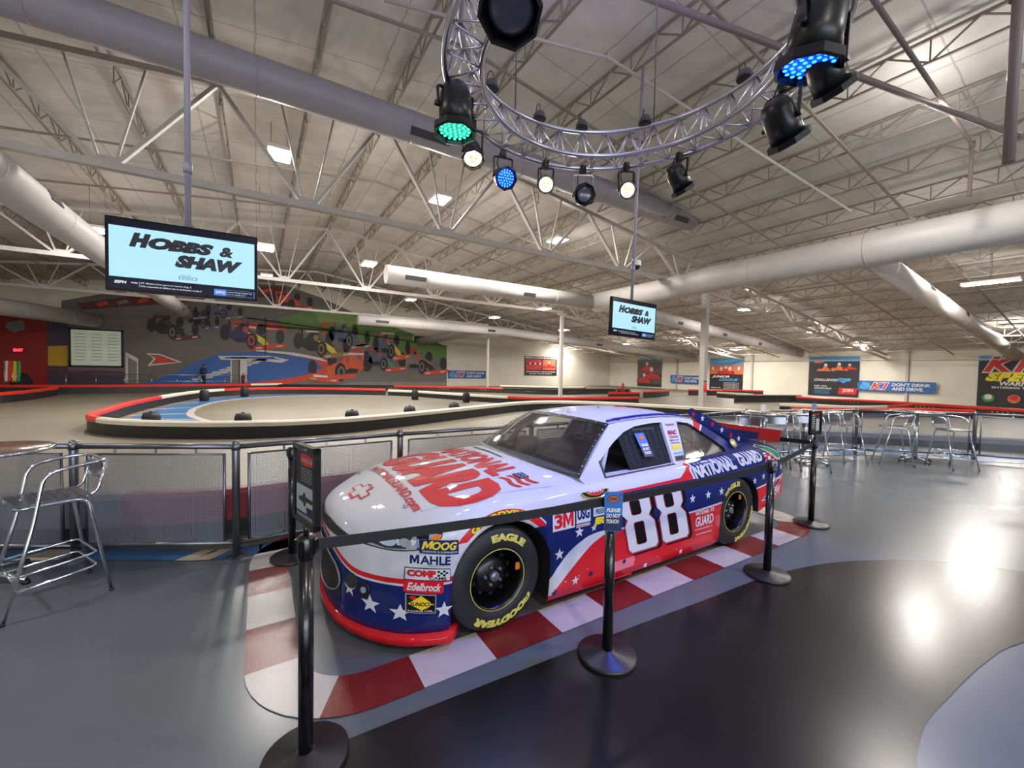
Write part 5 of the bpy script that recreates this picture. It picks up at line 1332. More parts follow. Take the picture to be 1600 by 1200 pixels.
for k, (s, z) in enumerate([(2.50, 1.335), (2.66, 1.285), (2.84, 1.215), (3.02, 1.14), (3.2, 1.07), (3.36, 1.02)]): d = Decal('star', None, fin); d.m.add([Vector((-a, .611, b)) for a, b in star(s, z, .038)], [tuple(range(10))], DK.index('r' if k % 2 == 0 else 'w')); d.done()
for sgn in (1, -1):
    m = MB(); m.tube([roof_pt(u, sgn*.93)+Vector((0, 0, .012)) for u in [.02+.9*i/12 for i in range(13)]], .010, 8); m.build('roof_rail', paintmat('rail blue', (24, 44, 140)) if sgn > 0 else M_BLK, car)
m = MB(); p = roof_pt(.12, -.02); m.lathe([(.045, -.01), (.05, .01), (.046, .035), (.03, .042), (.001, .043)], c=p, n=18); m.build('roof_dome', M_WHITE, car)
m = MB(); p = roof_pt(.40, .0); m.lathe([(.014, 0), (.01, .012)], c=p, n=8); m.tube([p, p+Vector((0, 0, .09))], .002, 5); m.build('antenna', M_STEEL, car)
m = MB(); pts = [(-3.52, .88, .985-.06), (-3.7, .84, .975-.05)]
d = Decal('tail_light', 'green and pale printed lamp on the rear corner')
TL_ = [(-3.28, .60), (-3.45, .74), (-3.62, .86), (-3.74, .885), (-3.78, .83), (-3.7, .76), (-3.5, .64)]
d.poly([(3.37, .955), (3.50, .962), (3.63, .935), (3.74, .87), (3.73, .80), (3.64, .805), (3.50, .885)], side_fn(2), 'c', .03); d.poly([(3.40, .952), (3.50, .955), (3.62, .928), (3.72, .868), (3.715, .82), (3.65, .825), (3.52, .90)], side_fn(3), 'g', .03); d.done()
d = Decal('corner_checks', 'red and white chequers on the rear corner')
for i in range(4):
    for j in range(3): d.poly(rect(3.36+i*.07, .785+j*.04, 3.42+i*.07, .823+j*.04), sd(1), 'r' if (i+j) % 2 else 'w')
d.done()
m = MB(); p = Vector((-3.02, .80, .985)); m.lathe([(.05, 0), (.052, .006), (.035, .012), (.001, .013)], c=(0, 0, 0), n=20, M=Matrix.Translation((-2.92, .80, 1.03)) @ Matrix.Rotation(math.radians(-58), 4, 'X')); m.build('fuel_filler', mat('filler gold', (170, 175, 120), .3, metal=.6), car)
# roof side lettering and pillar stickers
d = Decal('signature', 'small flag and handwritten name above the window')
rs = lambda k: (lambda s, z: Vector((-s, Ys(1.285)-.02-(z-1.30)*1.8+.012+.001*k, roof_z(-s, Ys(1.285)-.02-(z-1.30)*1.8)+.004+.001*k)) if z > 1.30 else Vector((-s, Ys(z)+.003+.001*k, z)))
d.poly([(1.42, 1.335), (1.50, 1.335), (1.50, 1.355), (1.44, 1.355)], rs(1), 'r'); d.poly([(1.42, 1.315), (1.46, 1.315), (1.445, 1.355), (1.42, 1.355)], rs(2), 'n')
d.text('Dale Jr', (1.53, 1.312, 1.80, 1.352), rs(1), 'k', .0, .5); d.done()
def pil(s_, z_): return (s_+(z_-.93)*.25, z_)
for t_, z_, h_, c, bd in (('Hendrick', 1.245, .022, 'm', .02), ('MAC', 1.165, .04, 'm', .07), ('TOOLS', 1.135, .02, 'm', .04), ('McDonald', 1.112, .013, 'n', .02), ('Panasonic', 1.088, .015, 'm', .03)):
    d = Decal('pillar_sticker'); v_, f_ = glyphs(t_, bd, .1); d.m.add([gh_fn(1)(*pil(1.935+.13*x, z_+h_*y)) for x, y in v_], f_, DK.index(c)); d.done()
for (z0_, z1_, c) in ((1.04, 1.075, 'y'), (1.0, 1.015, 'l'), (.945, .985, 'd')):
    d = Decal('pillar_sticker'); d.m.add([gh_fn(1)(*pil(*q)) for q in ((1.935, z0_), (2.065, z0_), (2.065, z1_), (1.935, z1_))], [(0, 1, 2, 3)], DK.index(c)); d.done()

# ---------------- wheels
M_TIRE = mat('slick tyre', (26, 26, 28), .55, bump=.1, bscale=90)
M_RIM = mat('black steel rim', (10, 10, 11), .28)
M_LUG = mat('lug steel', (150, 156, 160), .3, metal=.8)
M_YL = mat('tyre yellow', (206, 196, 96), .5)
def ring_text(m, t, a0, a1, r0, r1, y, bold, mi=0, sh=0.0):
    vs, fs = cut_text(t, (0, 0, 1, 1), .08, bold, sh)
    out = []
    for u, v in vs:
        a = a0+(a1-a0)*u; r = r0+(r1-r0)*v
        out.append((-r*math.sin(a), y(r), r*math.cos(a)))
    m.add(out, fs, mi)
def wheel(x, sgn, rot, lab):
    """outer face towards +y when sgn is 1; built about its own hub"""
    we = bpy.data.objects.new('wheel', None); COL.objects.link(we); we.parent = car; we.location = (x, sgn*.79, .355); we['label'] = lab
    if sgn < 0: we.rotation_euler = (0, 0, PI)
    prof = [(.205, -.145), (.25, -.155), (.31, -.152), (.345, -.13), (.354, -.09), (.355, 0), (.354, .09), (.345, .118), (.335, .128), (.31, .138), (.27, .144), (.23, .142), (.205, .130)]
    m = MB(); m.lathe(prof, n=64, axis='y', caps=False); tire = m.build('tyre', M_TIRE, we)
    ysw = lambda r: interp([(.205, .130), (.23, .142), (.27, .144), (.31, .138), (.335, .128)], r)+.0025
    m = MB(); ring_text(m, 'EAGLE', rot-.55, rot+.42, .262, .312, ysw, .07); m.build('tyre_lettering', M_YL, we, recalc=False)
    m = MB(); ring_text(m, 'GOODYEAR', rot+1.75, rot+3.45, .262, .315, ysw, .08, 0, .15); m.build('tyre_lettering', M_YL, we, recalc=False)
    m = MB(); m.lathe([(.205, .128), (.208, .136), (.203, .138), (.19, .11), (.182, .06), (.178, -.10), (.2, -.14)], n=48, axis='y', caps=False); m.lathe([(.178, -.01), (.16, .0), (.12, .045), (.09, .06), (.03, .062)], n=48, axis='y', caps=False)
    rim = m.build('rim', M_RIM, we)
    m = MB(); m.lathe([(.203, .1375), (.208, .1375), (.208, .139), (.203, .139)], n=64, axis='y', caps=False); m.build('rim_line', M_YL, we)
    m = MB(); m.lathe([(.034, .05), (.034, .095), (.028, .10), (.001, .101)], n=20, axis='y'); m.build('hub', mat('grey hub', (120, 126, 130), .35, metal=.6), we)
    for k in range(5):
        a = k*2*PI/5+.3; m = MB(); m.lathe([(.014, .05), (.014, .075), (.008, .078), (.008, .085)], c=(.062*math.sin(a), 0, .062*math.cos(a)), n=6, axis='y'); m.build('lug_nut', M_LUG, we)
    for k in range(10):
        m = MB(); a = k*2*PI/10; c = Vector((.135*math.sin(a), .033, .135*math.cos(a))); m.lathe([(.016, -.002), (.016, .004)], c=c, n=12, axis='y'); m.build('rim_hole', mat('deep black', (2, 2, 2), .9), we)
    m = MB(); a = rot+.95; m.box((-.175*math.sin(a), .112, .17*math.cos(a)), (.035, .004, .05)); m.build('rim_sticker', D['o'], we)
wheel(0, 1, .35, 'front wheel facing the camera'); wheel(-2.794, 1, -.25, 'rear wheel facing the camera')
wheel(0, -1, .2, 'front wheel on the far side'); wheel(-2.794, -1, 1.2, 'rear wheel on the far side')
# underbody so that nothing shows through
m = MB(); m.box((-1.45, 0, .16), (2.0, 1.4, .1)); m.build('floor_pan', M_WELL, car)

# placard hanging on the window net
t = thing('placard', 'small blue please do not touch placard hanging on the window net of the car', 'sign', CAR_O, CAR_RZ)
gp = lambda s, z, k=0: Vector((-s, Ys(z)+.006+.001*k, z))
def card(mb, q, mi): mb.add([gp(*p) for p in q], [(0, 1, 2, 3)], mi)
M_CB = mat('placard blue', (44, 110, 190), .4); M_CN = mat('placard navy', (24, 34, 80), .4); M_CW = mat('placard white', (226, 226, 232), .4); M_CO = mat('placard orange', (206, 96, 60), .4)
mb = MB(); L0, R0, z0_, z1_ = 1.555, 1.675, 1.01, 1.205
P_ = [gp(L0, z0_), gp(R0, z0_), gp(R0-.01, z1_), gp(L0-.01, z1_)]; B_ = [p-Vector((0, .004, 0)) for p in P_]
mb.add(P_+B_, [(0, 1, 2, 3), (7, 6, 5, 4), (0, 4, 5, 1), (1, 5, 6, 2), (2, 6, 7, 3), (3, 7, 4, 0)], 0)
card(mb, [(L0, z0_, 1), (R0, z0_, 1), (R0-.003, z0_+.085, 1), (L0-.003, z0_+.085, 1)], 1)
for i, tx_ in enumerate(('PLEASE', 'DO NOT', 'TOUCH')): flat_text(mb, tx_, (L0+.015, z0_+.085-i*.032, R0-.02, z0_+.108-i*.032), lambda u, v: gp(u, v, 2), 2, .05, .1)
mb.add([gp(L0+.055+.035*math.cos(a), z1_-.035+.018*math.sin(a), 2) for a in [i*PI/8 for i in range(16)]], [tuple(range(16))], 3)
o = mb.build('card', [M_CB, M_CN, M_CW, M_CO], t, recalc=False)
# ================================================================ painted kerb ring around the car and the black painted lane
def rr(x0, x1, y0, y1, r, n=10):
    """rounded rectangle outline in car metres, corner by corner, counter-clockwise from the near front corner"""
    out = []
    for cx, cy, a0 in ((x1-r, y1-r, 0), (x0+r, y1-r, PI/2), (x0+r, y0+r, PI), (x1-r, y0+r, 1.5*PI)):
        for k in range(n+1): a = a0+PI/2*k/n; out.append((cx+r*math.cos(a), cy+r*math.sin(a)))
    return out
MC = Matrix.Translation(CAR_O) @ Matrix.Rotation(CAR_RZ, 4, 'Z')
def dens(l, step=.05):
    out = []
    for i in range(len(l)):
        a = Vector(l[i]); b = Vector(l[(i+1) % len(l)]); n = max(1, int((b-a).length/step))
        out += [a+(b-a)*k/n for k in range(n)]
    return out
mid = dens(rr(-4.20, 1.29, -1.42, 1.01, .45)); NM = len(mid)
IN_R, OUT_R = rr(-4.05, 1.15, -1.28, .87, .32), rr(-4.36, 1.44, -1.56, 1.16, .62)
def cross_to(poly, p, nrm):
    """distance from p along nrm to the outline"""
    best = None
    for i in range(len(poly)):
        a = Vector(poly[i]); b = Vector(poly[(i+1) % len(poly)]); d = b-a
        den = nrm.x*d.y-nrm.y*d.x
        if abs(den) < 1e-9: continue
        t = ((a.x-p.x)*d.y-(a.y-p.y)*d.x)/den; u = ((a.x-p.x)*nrm.y-(a.y-p.y)*nrm.x)/den
        if -1e-6 <= u <= 1+1e-6 and t > 0 and (best is None or t < best): best = t
    return best or .15
EDGE = []; acc = [0]
for i in range(NM):
    p = mid[i]; t = (mid[(i+1) % NM]-mid[i-1]).normalized(); nrm = Vector((t.y, -t.x))
    EDGE.append((p+nrm*min(.4, cross_to(OUT_R, p, nrm)), p-nrm*min(.4, cross_to(IN_R, p, -nrm))))
    acc.append(acc[-1]+(mid[(i+1) % NM]-p).length)
NS = 2*int(acc[-1]/.47/2+.5)
mr_, mw = MB(), MB()
for i in range(NM):
    j = (i+1) % NM; st = int(acc[i]/acc[-1]*NS+.02) % 2
    q = [MC @ Vector((e.x, e.y, .006)) for e in (EDGE[i][0], EDGE[j][0], EDGE[j][1], EDGE[i][1])]
    (mr_ if st else mw).add(q+[v-Vector((0, 0, .003)) for v in q], [(0, 1, 2, 3), (7, 6, 5, 4)])
struct(mr_.build('trim_4', M_CURBR)); struct(mw.build('trim_5', M_CURBW))
BL = along([V(*q)[:2] for q in [(-3.2, .35), (-1.6, 1.38), (-.75, 1.88), (.03, 2.32), (.93, 2.82), (1.53, 3.14), (2.13, 3.47), (2.61, 3.68), (3.05, 3.82), (3.47, 3.89), (4.05, 3.91), (4.71, 3.74), (5.6, 3.2)]], .1)
BR = along([V(*q)[:2] for q in [(4.6, 3.0), (3.46, 2.70), (2.98, 2.5), (2.44, 2.21), (2.05, 1.97), (1.7, 1.6), (1.3, .9), (1.1, 0), (1.0, -1.5)]], .1)
paint('trim_6', [(p.x, p.y) for p in BL+BR]+[V(-3.2, -1.5)[:2]], M_BPAINT, .004)
# cream kerb blocks painted under the fence
mb = MB()
def block(x, y, dx, dy, l=.28, w_=.18):
    d = Vector((dx, dy, 0)).normalized(); p = V(x, y, .0065); u = _r*d.x+_f0*d.y; s = Vector((-u.y, u.x, 0))
    mb.add([p, p+u*l, p+u*(l+.1)+s*w_, p+u*.1+s*w_], [(0, 1, 2, 3)])
mbn = MB()
FP = along(FENCE, .2)
d_ = 0
for i in range(len(FP)-1):
    a_, b_ = FP[i], FP[i+1]; t_ = (b_-a_).normalized(); s_ = Vector((t_.y, -t_.x, 0))
    q = [a_+s_*.02, b_+s_*.02, b_-s_*.2, a_-s_*.2]
    mbn.add([v+Vector((0, 0, .006)) for v in q], [(0, 1, 2, 3)])
    if (i // 2) % 3 == 0: mb.add([v+Vector((0, 0, .008)) for v in [a_+s_*.02, b_+s_*.02, b_-s_*.2+t_*.1, a_-s_*.2+t_*.1]], [(0, 1, 2, 3)])
struct(mb.build('trim_7', mat('cream floor paint', (176, 166, 146), .4))); struct(mbn.build('trim_8', M_BLUEF))

# ================================================================ tube fence with perforated panels
def perforated(name, rgb, cover, alpha_hole=0.0):
    m = bpy.data.materials.new(name); m.use_nodes = True; nt = m.node_tree; E.nt = nt
    b = nt.nodes['Principled BSDF']; b.inputs['Base Color'].default_value = (*lin(rgb), 1); b.inputs['Roughness'].default_value = .45; b.inputs['Metallic'].default_value = .2
    tc = nt.nodes.new('ShaderNodeTexCoord'); sp = nt.nodes.new('ShaderNodeSeparateXYZ'); nt.links.new(tc.outputs['Object'], sp.inputs[0])
    x, z = E(sp.outputs[0]), E(sp.outputs[2])
    u = E.op('FRACT', x*80.0)-.5; v = E.op('FRACT', z*80.0)-.5
    hole = (E.op('SQRT', u*u+v*v) < math.sqrt((1-cover)/PI))
    al = 1.0-hole*1.0
    nt.links.new(al.v, b.inputs['Alpha'])
    return m
M_PERF = perforated('perforated sheet', (140, 144, 156), .42)
M_PERF2 = perforated('fine perforated sheet', (150, 156, 168), .24)
t = thing('fence', 'silver tube fence with perforated panels between the seating area and the race track', 'fence', (0, 0, 0))
FH = 1.035
posts = []
def fence_run(p, q, n, m_panel, double_end=True):
    p = Vector((*p, 0)); q = Vector((*q, 0)); d = (q-p)/n; u = d.normalized(); rz = math.atan2(u.y, u.x)
    for k in range(n):
        a_, b_ = p+d*k, p+d*(k+1); L = d.length
        m = MB(); m.tube([a_+Vector((0, 0, FH-.02)), b_+Vector((0, 0, FH-.02))], .024, 12); m.build('top_rail', M_GALV, t)
        m = MB(); m.tube([a_+Vector((0, 0, .13)), b_+Vector((0, 0, .13))], .021, 12); m.build('bottom_rail', M_GALV, t)
        m = MB(); m.tube([a_+u*.1+Vector((0, 0, FH-.09)), b_-u*.1+Vector((0, 0, FH-.09))], .010, 8); m.build('panel_rail', M_GALV, t)
        for s in (.1, L-.1): m = MB(); m.tube([a_+u*s+Vector((0, 0, .15)), a_+u*s+Vector((0, 0, FH-.08))], .013, 8); m.build('panel_edge', M_GALV, t)
        c = (a_+b_)/2; m = MB(); m.box((0, 0, (FH-.09+.15)/2), (L-.22, .003, FH-.24)); o = m.build('perforated_panel', m_panel, t); o.location = c; o.rotation_euler = (0, 0, rz)
        for s in (.25, .5, .75):
            for z_ in (FH-.06, .15): m = MB(); m.box((0, 0, 0), (.018, .014, .055)); o = m.build('clip', M_ALU, t); o.location = a_+u*(s*L)+Vector((0, 0, z_)); o.rotation_euler = (0, 0, rz)
        posts.append(a_)
    posts.append(q)
FV = [Vector((*p, 0)) for p in FENCE]
fence_run(FENCE[0], FENCE[1], 3, M_PERF); fence_run(FENCE[1], FENCE[2], 1, M_PERF); fence_run(FENCE[2], FENCE[3], 1, M_PERF); fence_run(FENCE[3], FENCE[4], 2, M_PERF); fence_run(FENCE[4], FENCE[5], 2, M_PERF2)
fence_run(FENCE[5], FENCE[6], 2, M_PERF2); fence_run(FENCE[6], FENCE[7], 1, M_PERF2); fence_run(FENCE[7], FENCE[8], 1, M_PERF2); fence_run(FENCE[8], FENCE[9], 2, M_PERF2)
seen = []
for p in posts:
    if any((p-q).length < .05 for q in seen): continue
    seen.append(p)
    m = MB(); m.lathe([(.032, 0), (.032, FH+.015), (.028, FH+.03), (.001, FH+.034)], c=p, n=16); m.lathe([(.036, FH-.05), (.036, FH+.01)], c=p, n=16); m.build('post', M_GALV, t)
    m = MB(); m.box((p.x, p.y, .006), (.13, .13, .012), rz=math.radians(30)); m.build('foot_plate', M_GALV, t)

# ================================================================ belt stanchions
M_STN = mat('stanchion black', (11, 12, 15), .26, coat=.3)
M_BASE = mat('stanchion base brown black', (36, 31, 30), .38, vary=.15, vscale=8)
M_BELT = mat('black belt webbing', (16, 17, 21), .6)
S = [V(-.891, 1.783), V(-1.987, 3.718), V(.6215, 2.493), V(2.275, 3.563), V(3.5765, 4.8235), V(2.25, 6.45)]
HS = 1.02
def stanchion(p, label, toward=None, top=True):
    t = thing('stanchion', label, 'stanchion', p, YAW)
    m = MB(); m.lathe([(.175, 0), (.18, .006), (.18, .022), (.172, .028), (.05, .036), (.036, .05)], n=40); m.build('base', M_BASE, t)
    m = MB(); m.lathe([(.0315, .04), (.0315, HS-.09)], n=24); m.build('pole', M_STN, t)
    m = MB(); m.lathe([(.036, HS-.10), (.038, HS-.095), (.038, HS-.01), (.032, HS), (.001, HS+.002)], n=24); m.build('cassette', M_STN, t)
    for a in range(4):
        m = MB(); m.box((.038*math.cos(a*PI/2), .038*math.sin(a*PI/2), HS-.05), (.02, .022, .062), rz=a*PI/2); m.build('belt_slot', M_STN, t)
    return t
labs = ['black stanchion nearest the camera, holding the slanted framed sign', 'black stanchion behind the slanted sign, beside the fence', 'black stanchion in the middle with the blue placard on its head', 'black stanchion between the rear wheel and the black painted lane',
        'black stanchion at the rear of the car holding a small framed sign', 'black stanchion hidden behind the car near its tail']
ST = [stanchion(p, l) for p, l in zip(S, labs)]
def belt(i, j, sag=.012):
    a_, b_ = S[i], S[j]; u = (b_-a_).normalized(); t = ST[i]
    inv = Matrix.Rotation(-YAW, 4, 'Z') @ Matrix.Translation(-a_)
    m = MB(); vs = []
    n = 16
    for k in range(n+1):
        f = k/n; p = a_+u*.04+(b_-a_-u*.08)*f; z = HS-.048-sag*4*f*(1-f)
        s = Vector((-u.y, u.x, 0))*.0015
        for (ss, zz) in ((1, -.025), (1, .025), (-1, .025), (-1, -.025)): vs.append(inv @ (p+s*ss+Vector((0, 0, z+zz))))
    fs = [(4*k+e, 4*k+(e+1) % 4, 4*k+4+(e+1) % 4, 4*k+4+e) for k in range(n) for e in range(4)]
    m.add(vs, fs); m.build('belt', M_BELT, t)
    m = MB(); c = inv @ (b_-u*.05+Vector((0, 0, HS-.048))); m.box(c, (.03, .012, .058), rz=math.atan2(u.y, u.x)-YAW); m.build('belt_end', M_STN, t)
belt(0, 2); belt(2, 3); belt(3, 4); belt(4, 5)
m = MB(); m.box((.0, -.045, HS-.022), (.045, .006, .04)); m.build('end_label', mat('grey label', (140, 146, 152), .4), ST[3])
# framed signs
def framed_sign(base_p, yaw, w_, h, label, art, tilt=0.0):
    t = thing('framed_sign', label, 'sign', base_p+Vector((0, 0, HS)), yaw)
    m = MB(); m.tube([(0, 0, 0), (0, 0, .05)], .012, 10); m.build('stem', M_STN, t)
    fr = .022
    R_ = Matrix.Rotation(tilt, 4, 'Y')
    m = MB()
    for (cx, cz, sx, sz) in ((0, .05+fr/2, w_, fr), (0, .05+h-fr/2, w_, fr), (-w_/2+fr/2, .05+h/2, fr, h), (w_/2-fr/2, .05+h/2, fr, h)): m.box((cx, 0, cz), (sx, .026, sz))
    m.build('frame', M_STN, t)
    m = MB(); Pn = lambda u, v, k=0: Vector((-w_/2+fr*.8+u*(w_-fr*1.6), -.005-.0012*k, .05+fr*.8+v*(h-fr*1.6)))
    mats = art(m, Pn)
    m.add([Pn(0, 0), Pn(1, 0), Pn(1, 1), Pn(0, 1)], [(0, 1, 2, 3)], 0); m.build('poster_sheet', mats, t, recalc=False)
    m = MB(); m.box((0, .006, .05+h/2), (w_-fr, .006, h-fr)); m.build('back_plate', M_STN, t)
    return t
def art_s1(m, P_):
    q = lambda x0, y0, x1, y1, k, mi: m.add([P_(x0, y0, k), P_(x1, y0, k), P_(x1, y1, k), P_(x0, y1, k)], [(0, 1, 2, 3)], mi)
    m.add([P_(.25, .80, 1), P_(.5, .76, 1), P_(.95, .80, 1), P_(.95, .90, 1), P_(.55, .95, 1), P_(.3, .92, 1)], [tuple(range(6))], 1)
    flat_text(m, 'RACE CAR', (.35, .82, .9, .88), lambda u, v: P_(u, v, 2), 2)
    for k in range(6): q(.3, .72-k*.035, .85, .735-k*.035, 1, 3)
    q(.05, .1, .95, .48, 1, 2)
    m.add([P_(.35, .32, 2), P_(.5, .40, 2), P_(.55, .33, 2), P_(.9, .33, 2), P_(.9, .27, 2), P_(.6, .27, 2), P_(.5, .18, 2), P_(.4, .24, 2), P_(.2, .25, 2), P_(.2, .31, 2)], [tuple(range(10))], 0)
    q(.6, .1, .95, .2, 2, 4); q(.05, .02, .95, .075, 1, 3)
    return [mat('sign charcoal', (46, 44, 46), .35), PR, mat('sign pale', (176, 178, 182), .4), mat('sign grey', (128, 126, 126), .4), M_CN]
framed_sign(S[0], math.radians(-43.4)+YAW, .25, .345, 'black framed sign tilted towards the left on top of the nearest stanchion', art_s1)
def art_s2(m, P_):
    q = lambda x0, y0, x1, y1, k, mi: m.add([P_(x0, y0, k), P_(x1, y0, k), P_(x1, y1, k), P_(x0, y1, k)], [(0, 1, 2, 3)], mi)
    for k in range(7): q(.08, .84-k*.1, .40, .88-k*.1, 1, 1)
    q(.52, .12, .86, .70, 1, 1); q(.15, .9, .85, .93, 1, 2)
    return [mat('sign charcoal', (46, 44, 46), .35), mat('sign pale', (176, 178, 182), .4), PR]
framed_sign(S[4], math.radians(24)+YAW, .215, .28, 'small black framed sign on the stanchion behind the tail of the car', art_s2)
# blue placard on the middle stanchion
t = thing('placard', 'blue please do not touch placard hanging on the middle stanchion', 'sign', S[2]+Vector((0, 0, HS-.215)), YAW)
m = MB(); y_ = -.058
m.prism([(-.052, .006), (-.046, 0), (.046, 0), (.052, .006), (.056, .232), (.05, .24), (-.05, .24), (-.056, .232)], lambda u, v, t_: (u, y_+t_, v), 0, .006, 0)
m.add([(-.052, y_-.001, .004), (.052, y_-.001, .004), (.0545, y_-.001, .10), (-.0545, y_-.001, .10)], [(0, 1, 2, 3)], 1)
for i, tx_ in enumerate(('PLEASE', 'DO NOT', 'TOUCH')): flat_text(m, tx_, (-.042, .118-i*.034, .044 if i < 2 else .034, .142-i*.034), lambda u, v: Vector((u, y_-.002, v)), 2, .05, .2)
m.add([(.037*math.cos(a), y_-.002, .198+.022*math.sin(a)) for a in [i*PI/10 for i in range(20)]], [tuple(range(20))], 4)
m.add([(.033*math.cos(a), y_-.003, .198+.018*math.sin(a)) for a in [i*PI/10 for i in range(20)]], [tuple(range(20))], 3)
flat_text(m, 'SPEED', (-.026, .19, .026, .206), lambda u, v: Vector((u, y_-.004, v)), 4, .04, .1)
for sx in (-.04, .04): m.lathe([(.004, 0), (.004, .002)], c=(sx, y_-.003, .225), n=8, axis='y', mi=4)
m.build('card', [M_CB, M_CN, M_CW, M_CO, M_BLACK], t)

# ================================================================ bar stools and round tables
M_CHROME = mat('polished tube', (214, 218, 228), .14, metal=1)
def fillet(pts, r=.06, n=5):
    out = [Vector(pts[0])]
    for a_, b_, c_ in zip(pts, pts[1:], pts[2:]):
        a_, b_, c_ = Vector(a_), Vector(b_), Vector(c_); u = (a_-b_); v = (c_-b_); rr_ = min(r, u.length*.45, v.length*.45)
        p, q = b_+u.normalized()*rr_, b_+v.normalized()*rr_
        for k in range(n+1): t_ = k/n; out.append(p*(1-t_)**2+b_*2*t_*(1-t_)+q*t_*t_)
    out.append(Vector(pts[-1])); return out
def stool(loc, rz, label, group=None):
    """seat faces -y; legs splay"""
    t = thing('bar_stool', label, 'bar stool', loc, rz, group)
    SH = .755
    for sgn in (-1, 1):
        pass
    # front legs continue up as the arm hoop
    hoop = fillet([(-.25, -.27, 0), (-.215, -.12, .60), (-.21, -.06, .97), (-.23, .12, 1.0), (-.19, .27, 1.01), (.19, .27, 1.01), (.23, .12, 1.0), (.21, -.06, .97), (.215, -.12, .60), (.25, -.27, 0)], .09, 6)
    h1 = len(hoop)//2
    m = MB(); m.tube(hoop, .0125, 10); m.build('arm_frame', M_CHROME, t)
    for sgn in (-1, 1):
        m = MB(); m.tube(fillet([(sgn*.25, .27, 0), (sgn*.19, .16, SH-.015), (sgn*.19, -.16, SH-.015), (sgn*.14, -.19, SH-.02)], .07), .0125, 10); m.build('leg', M_CHROME, t)
        m = MB(); m.tube(fillet([(sgn*.16, .14, SH-.02), (sgn*.17, .22, SH+.02), (sgn*.16, .275, 1.0)], .05), .011, 8); m.build('back_upright', M_CHROME, t)
        for z_ in (.30, .20 if sgn < 0 else .22): pass
    for z_, yy_ in ((.32, .205), (.22, .225)):
        f = 1-z_/.75
        m = MB(); m.tube(fillet([(-.235, -.20-.02*f, z_-.03), (-.225, .2, z_), (.225, .2, z_), (.235, -.20-.02*f, z_-.03)], .05), .009, 8); m.build('foot_rail', M_CHROME, t)
    m = MB(); m.tube([(-.235, -.215, .27), (.235, -.215, .27)], .010, 8); m.build('foot_rest', M_CHROME, t)
    m = MB()
    for k in range(6): m.box((0, -.165+k*.064, SH+.004), (.37, .052, .010))
    tag(m.build('seat', M_STEEL, t), kind='stuff')
    m = MB()
    m.grid(lambda u, v: Vector((-.15+.3*u, .25+.02*math.sin(u*PI), .84+.13*v)), [i/6 for i in range(7)], [0, .5, 1]); m.grid(lambda u, v: Vector((-.15+.3*u, .256+.02*math.sin(u*PI), .84+.13*v)), [i/6 for i in range(7)], [0, .5, 1])
    m.build('backrest', M_STEEL, t)
    for x in (-.25, .25):
        for y in (-.27, .27): m = MB(); m.lathe([(.015, 0), (.015, .02)], c=(x, y, 0), n=10); m.build('rubber_foot', M_BLACK, t)
    return t
def bar_table(loc, rz, label, r=.36):
    t = thing('bar_table', label, 'bar table', loc, rz)
    m = MB(); m.lathe([(.02, 1.035), (r-.02, 1.035), (r, 1.04), (r, 1.06), (r-.01, 1.066), (.001, 1.066)], n=40); m.build('top', M_CHROME, t)
    m = MB(); m.lathe([(.001, 1.0665), (r-.02, 1.0665), (r-.02, 1.068), (.001, 1.068)], n=40); m.build('top_sheet', mat('table top brown', (120, 92, 76), .25), t)
    m = MB(); m.lathe([(.038, .05), (.038, 1.03)], n=24); m.build('pedestal', M_CHROME, t)
    m = MB(); m.lathe([(.14, 1.02), (.14, 1.035)], n=20); m.build('top_bracket', M_ALU, t)
    for k in range(4):
        a = k*PI/2+PI/4; m = MB(); m.tube(fillet([(0, 0, .09), (.15*math.cos(a), .15*math.sin(a), .075), (.32*math.cos(a), .32*math.sin(a), .035)], .05), .022, 8); m.build('foot_arm', M_ALU, t)
        m = MB(); m.lathe([(.025, 0), (.022, .03)], c=(.315*math.cos(a), .315*math.sin(a), 0), n=10); m.build('foot_pad', M_BLACK, t)
    return t
head = math.atan2(-.86, -.5)+PI/2+YAW
s0 = stool(V(-3.42, 3.02), head, 'shiny tube bar stool standing alone at the left by the round table')
bar_table(V(-4.12, 3.17), .3, 'round bar table cut off by the left edge of the picture', .40)
bar_table(V(8.52, 8.62), .2, 'round bar table between the two rightmost stools', .42)
bar_table(V(6.1, 8.3), .6, 'round bar table behind the small framed sign on the right')
bar_table(V(4.7, 7.65), .1, 'round bar table just above the tail of the car')
def cp(x, y, yaw, lab): return copy_tree(s0, V(x, y), math.radians(yaw)+YAW, lab)
cp(8.72, 8.08, 0, 'rightmost bar stool, seen from behind before the fence')
cp(7.86, 8.42, -118, 'bar stool turned sideways, second from the right')
cp(6.98, 8.55, 5, 'bar stool right of the small framed sign, seen from behind')
cp(5.62, 7.72, -8, 'bar stool left of the small framed sign, behind the belt')
cp(5.1, 7.98, 160, 'bar stool facing the camera above the spoiler of the car')
cp(4.2, 7.2, -30, 'bar stool partly hidden by the shark fin of the car')
# small table cards
for (x, y, lab) in ((4.72, 7.7, 'small white table card on the table above the car tail'), (6.12, 8.3, 'small blue table card on the table behind the framed sign')):
    t = thing('table_card', lab, 'card', V(x, y, 1.068), YAW)
    m = MB(); m.box((0, 0, .07), (.09, .012, .14)); m.build('card_holder', M_CW if 'white' in lab else mat('card blue', (120, 140, 176), .3), t)
    m = MB(); m.box((0, 0, .006), (.1, .05, .012)); m.build('card_foot', M_ALU, t)
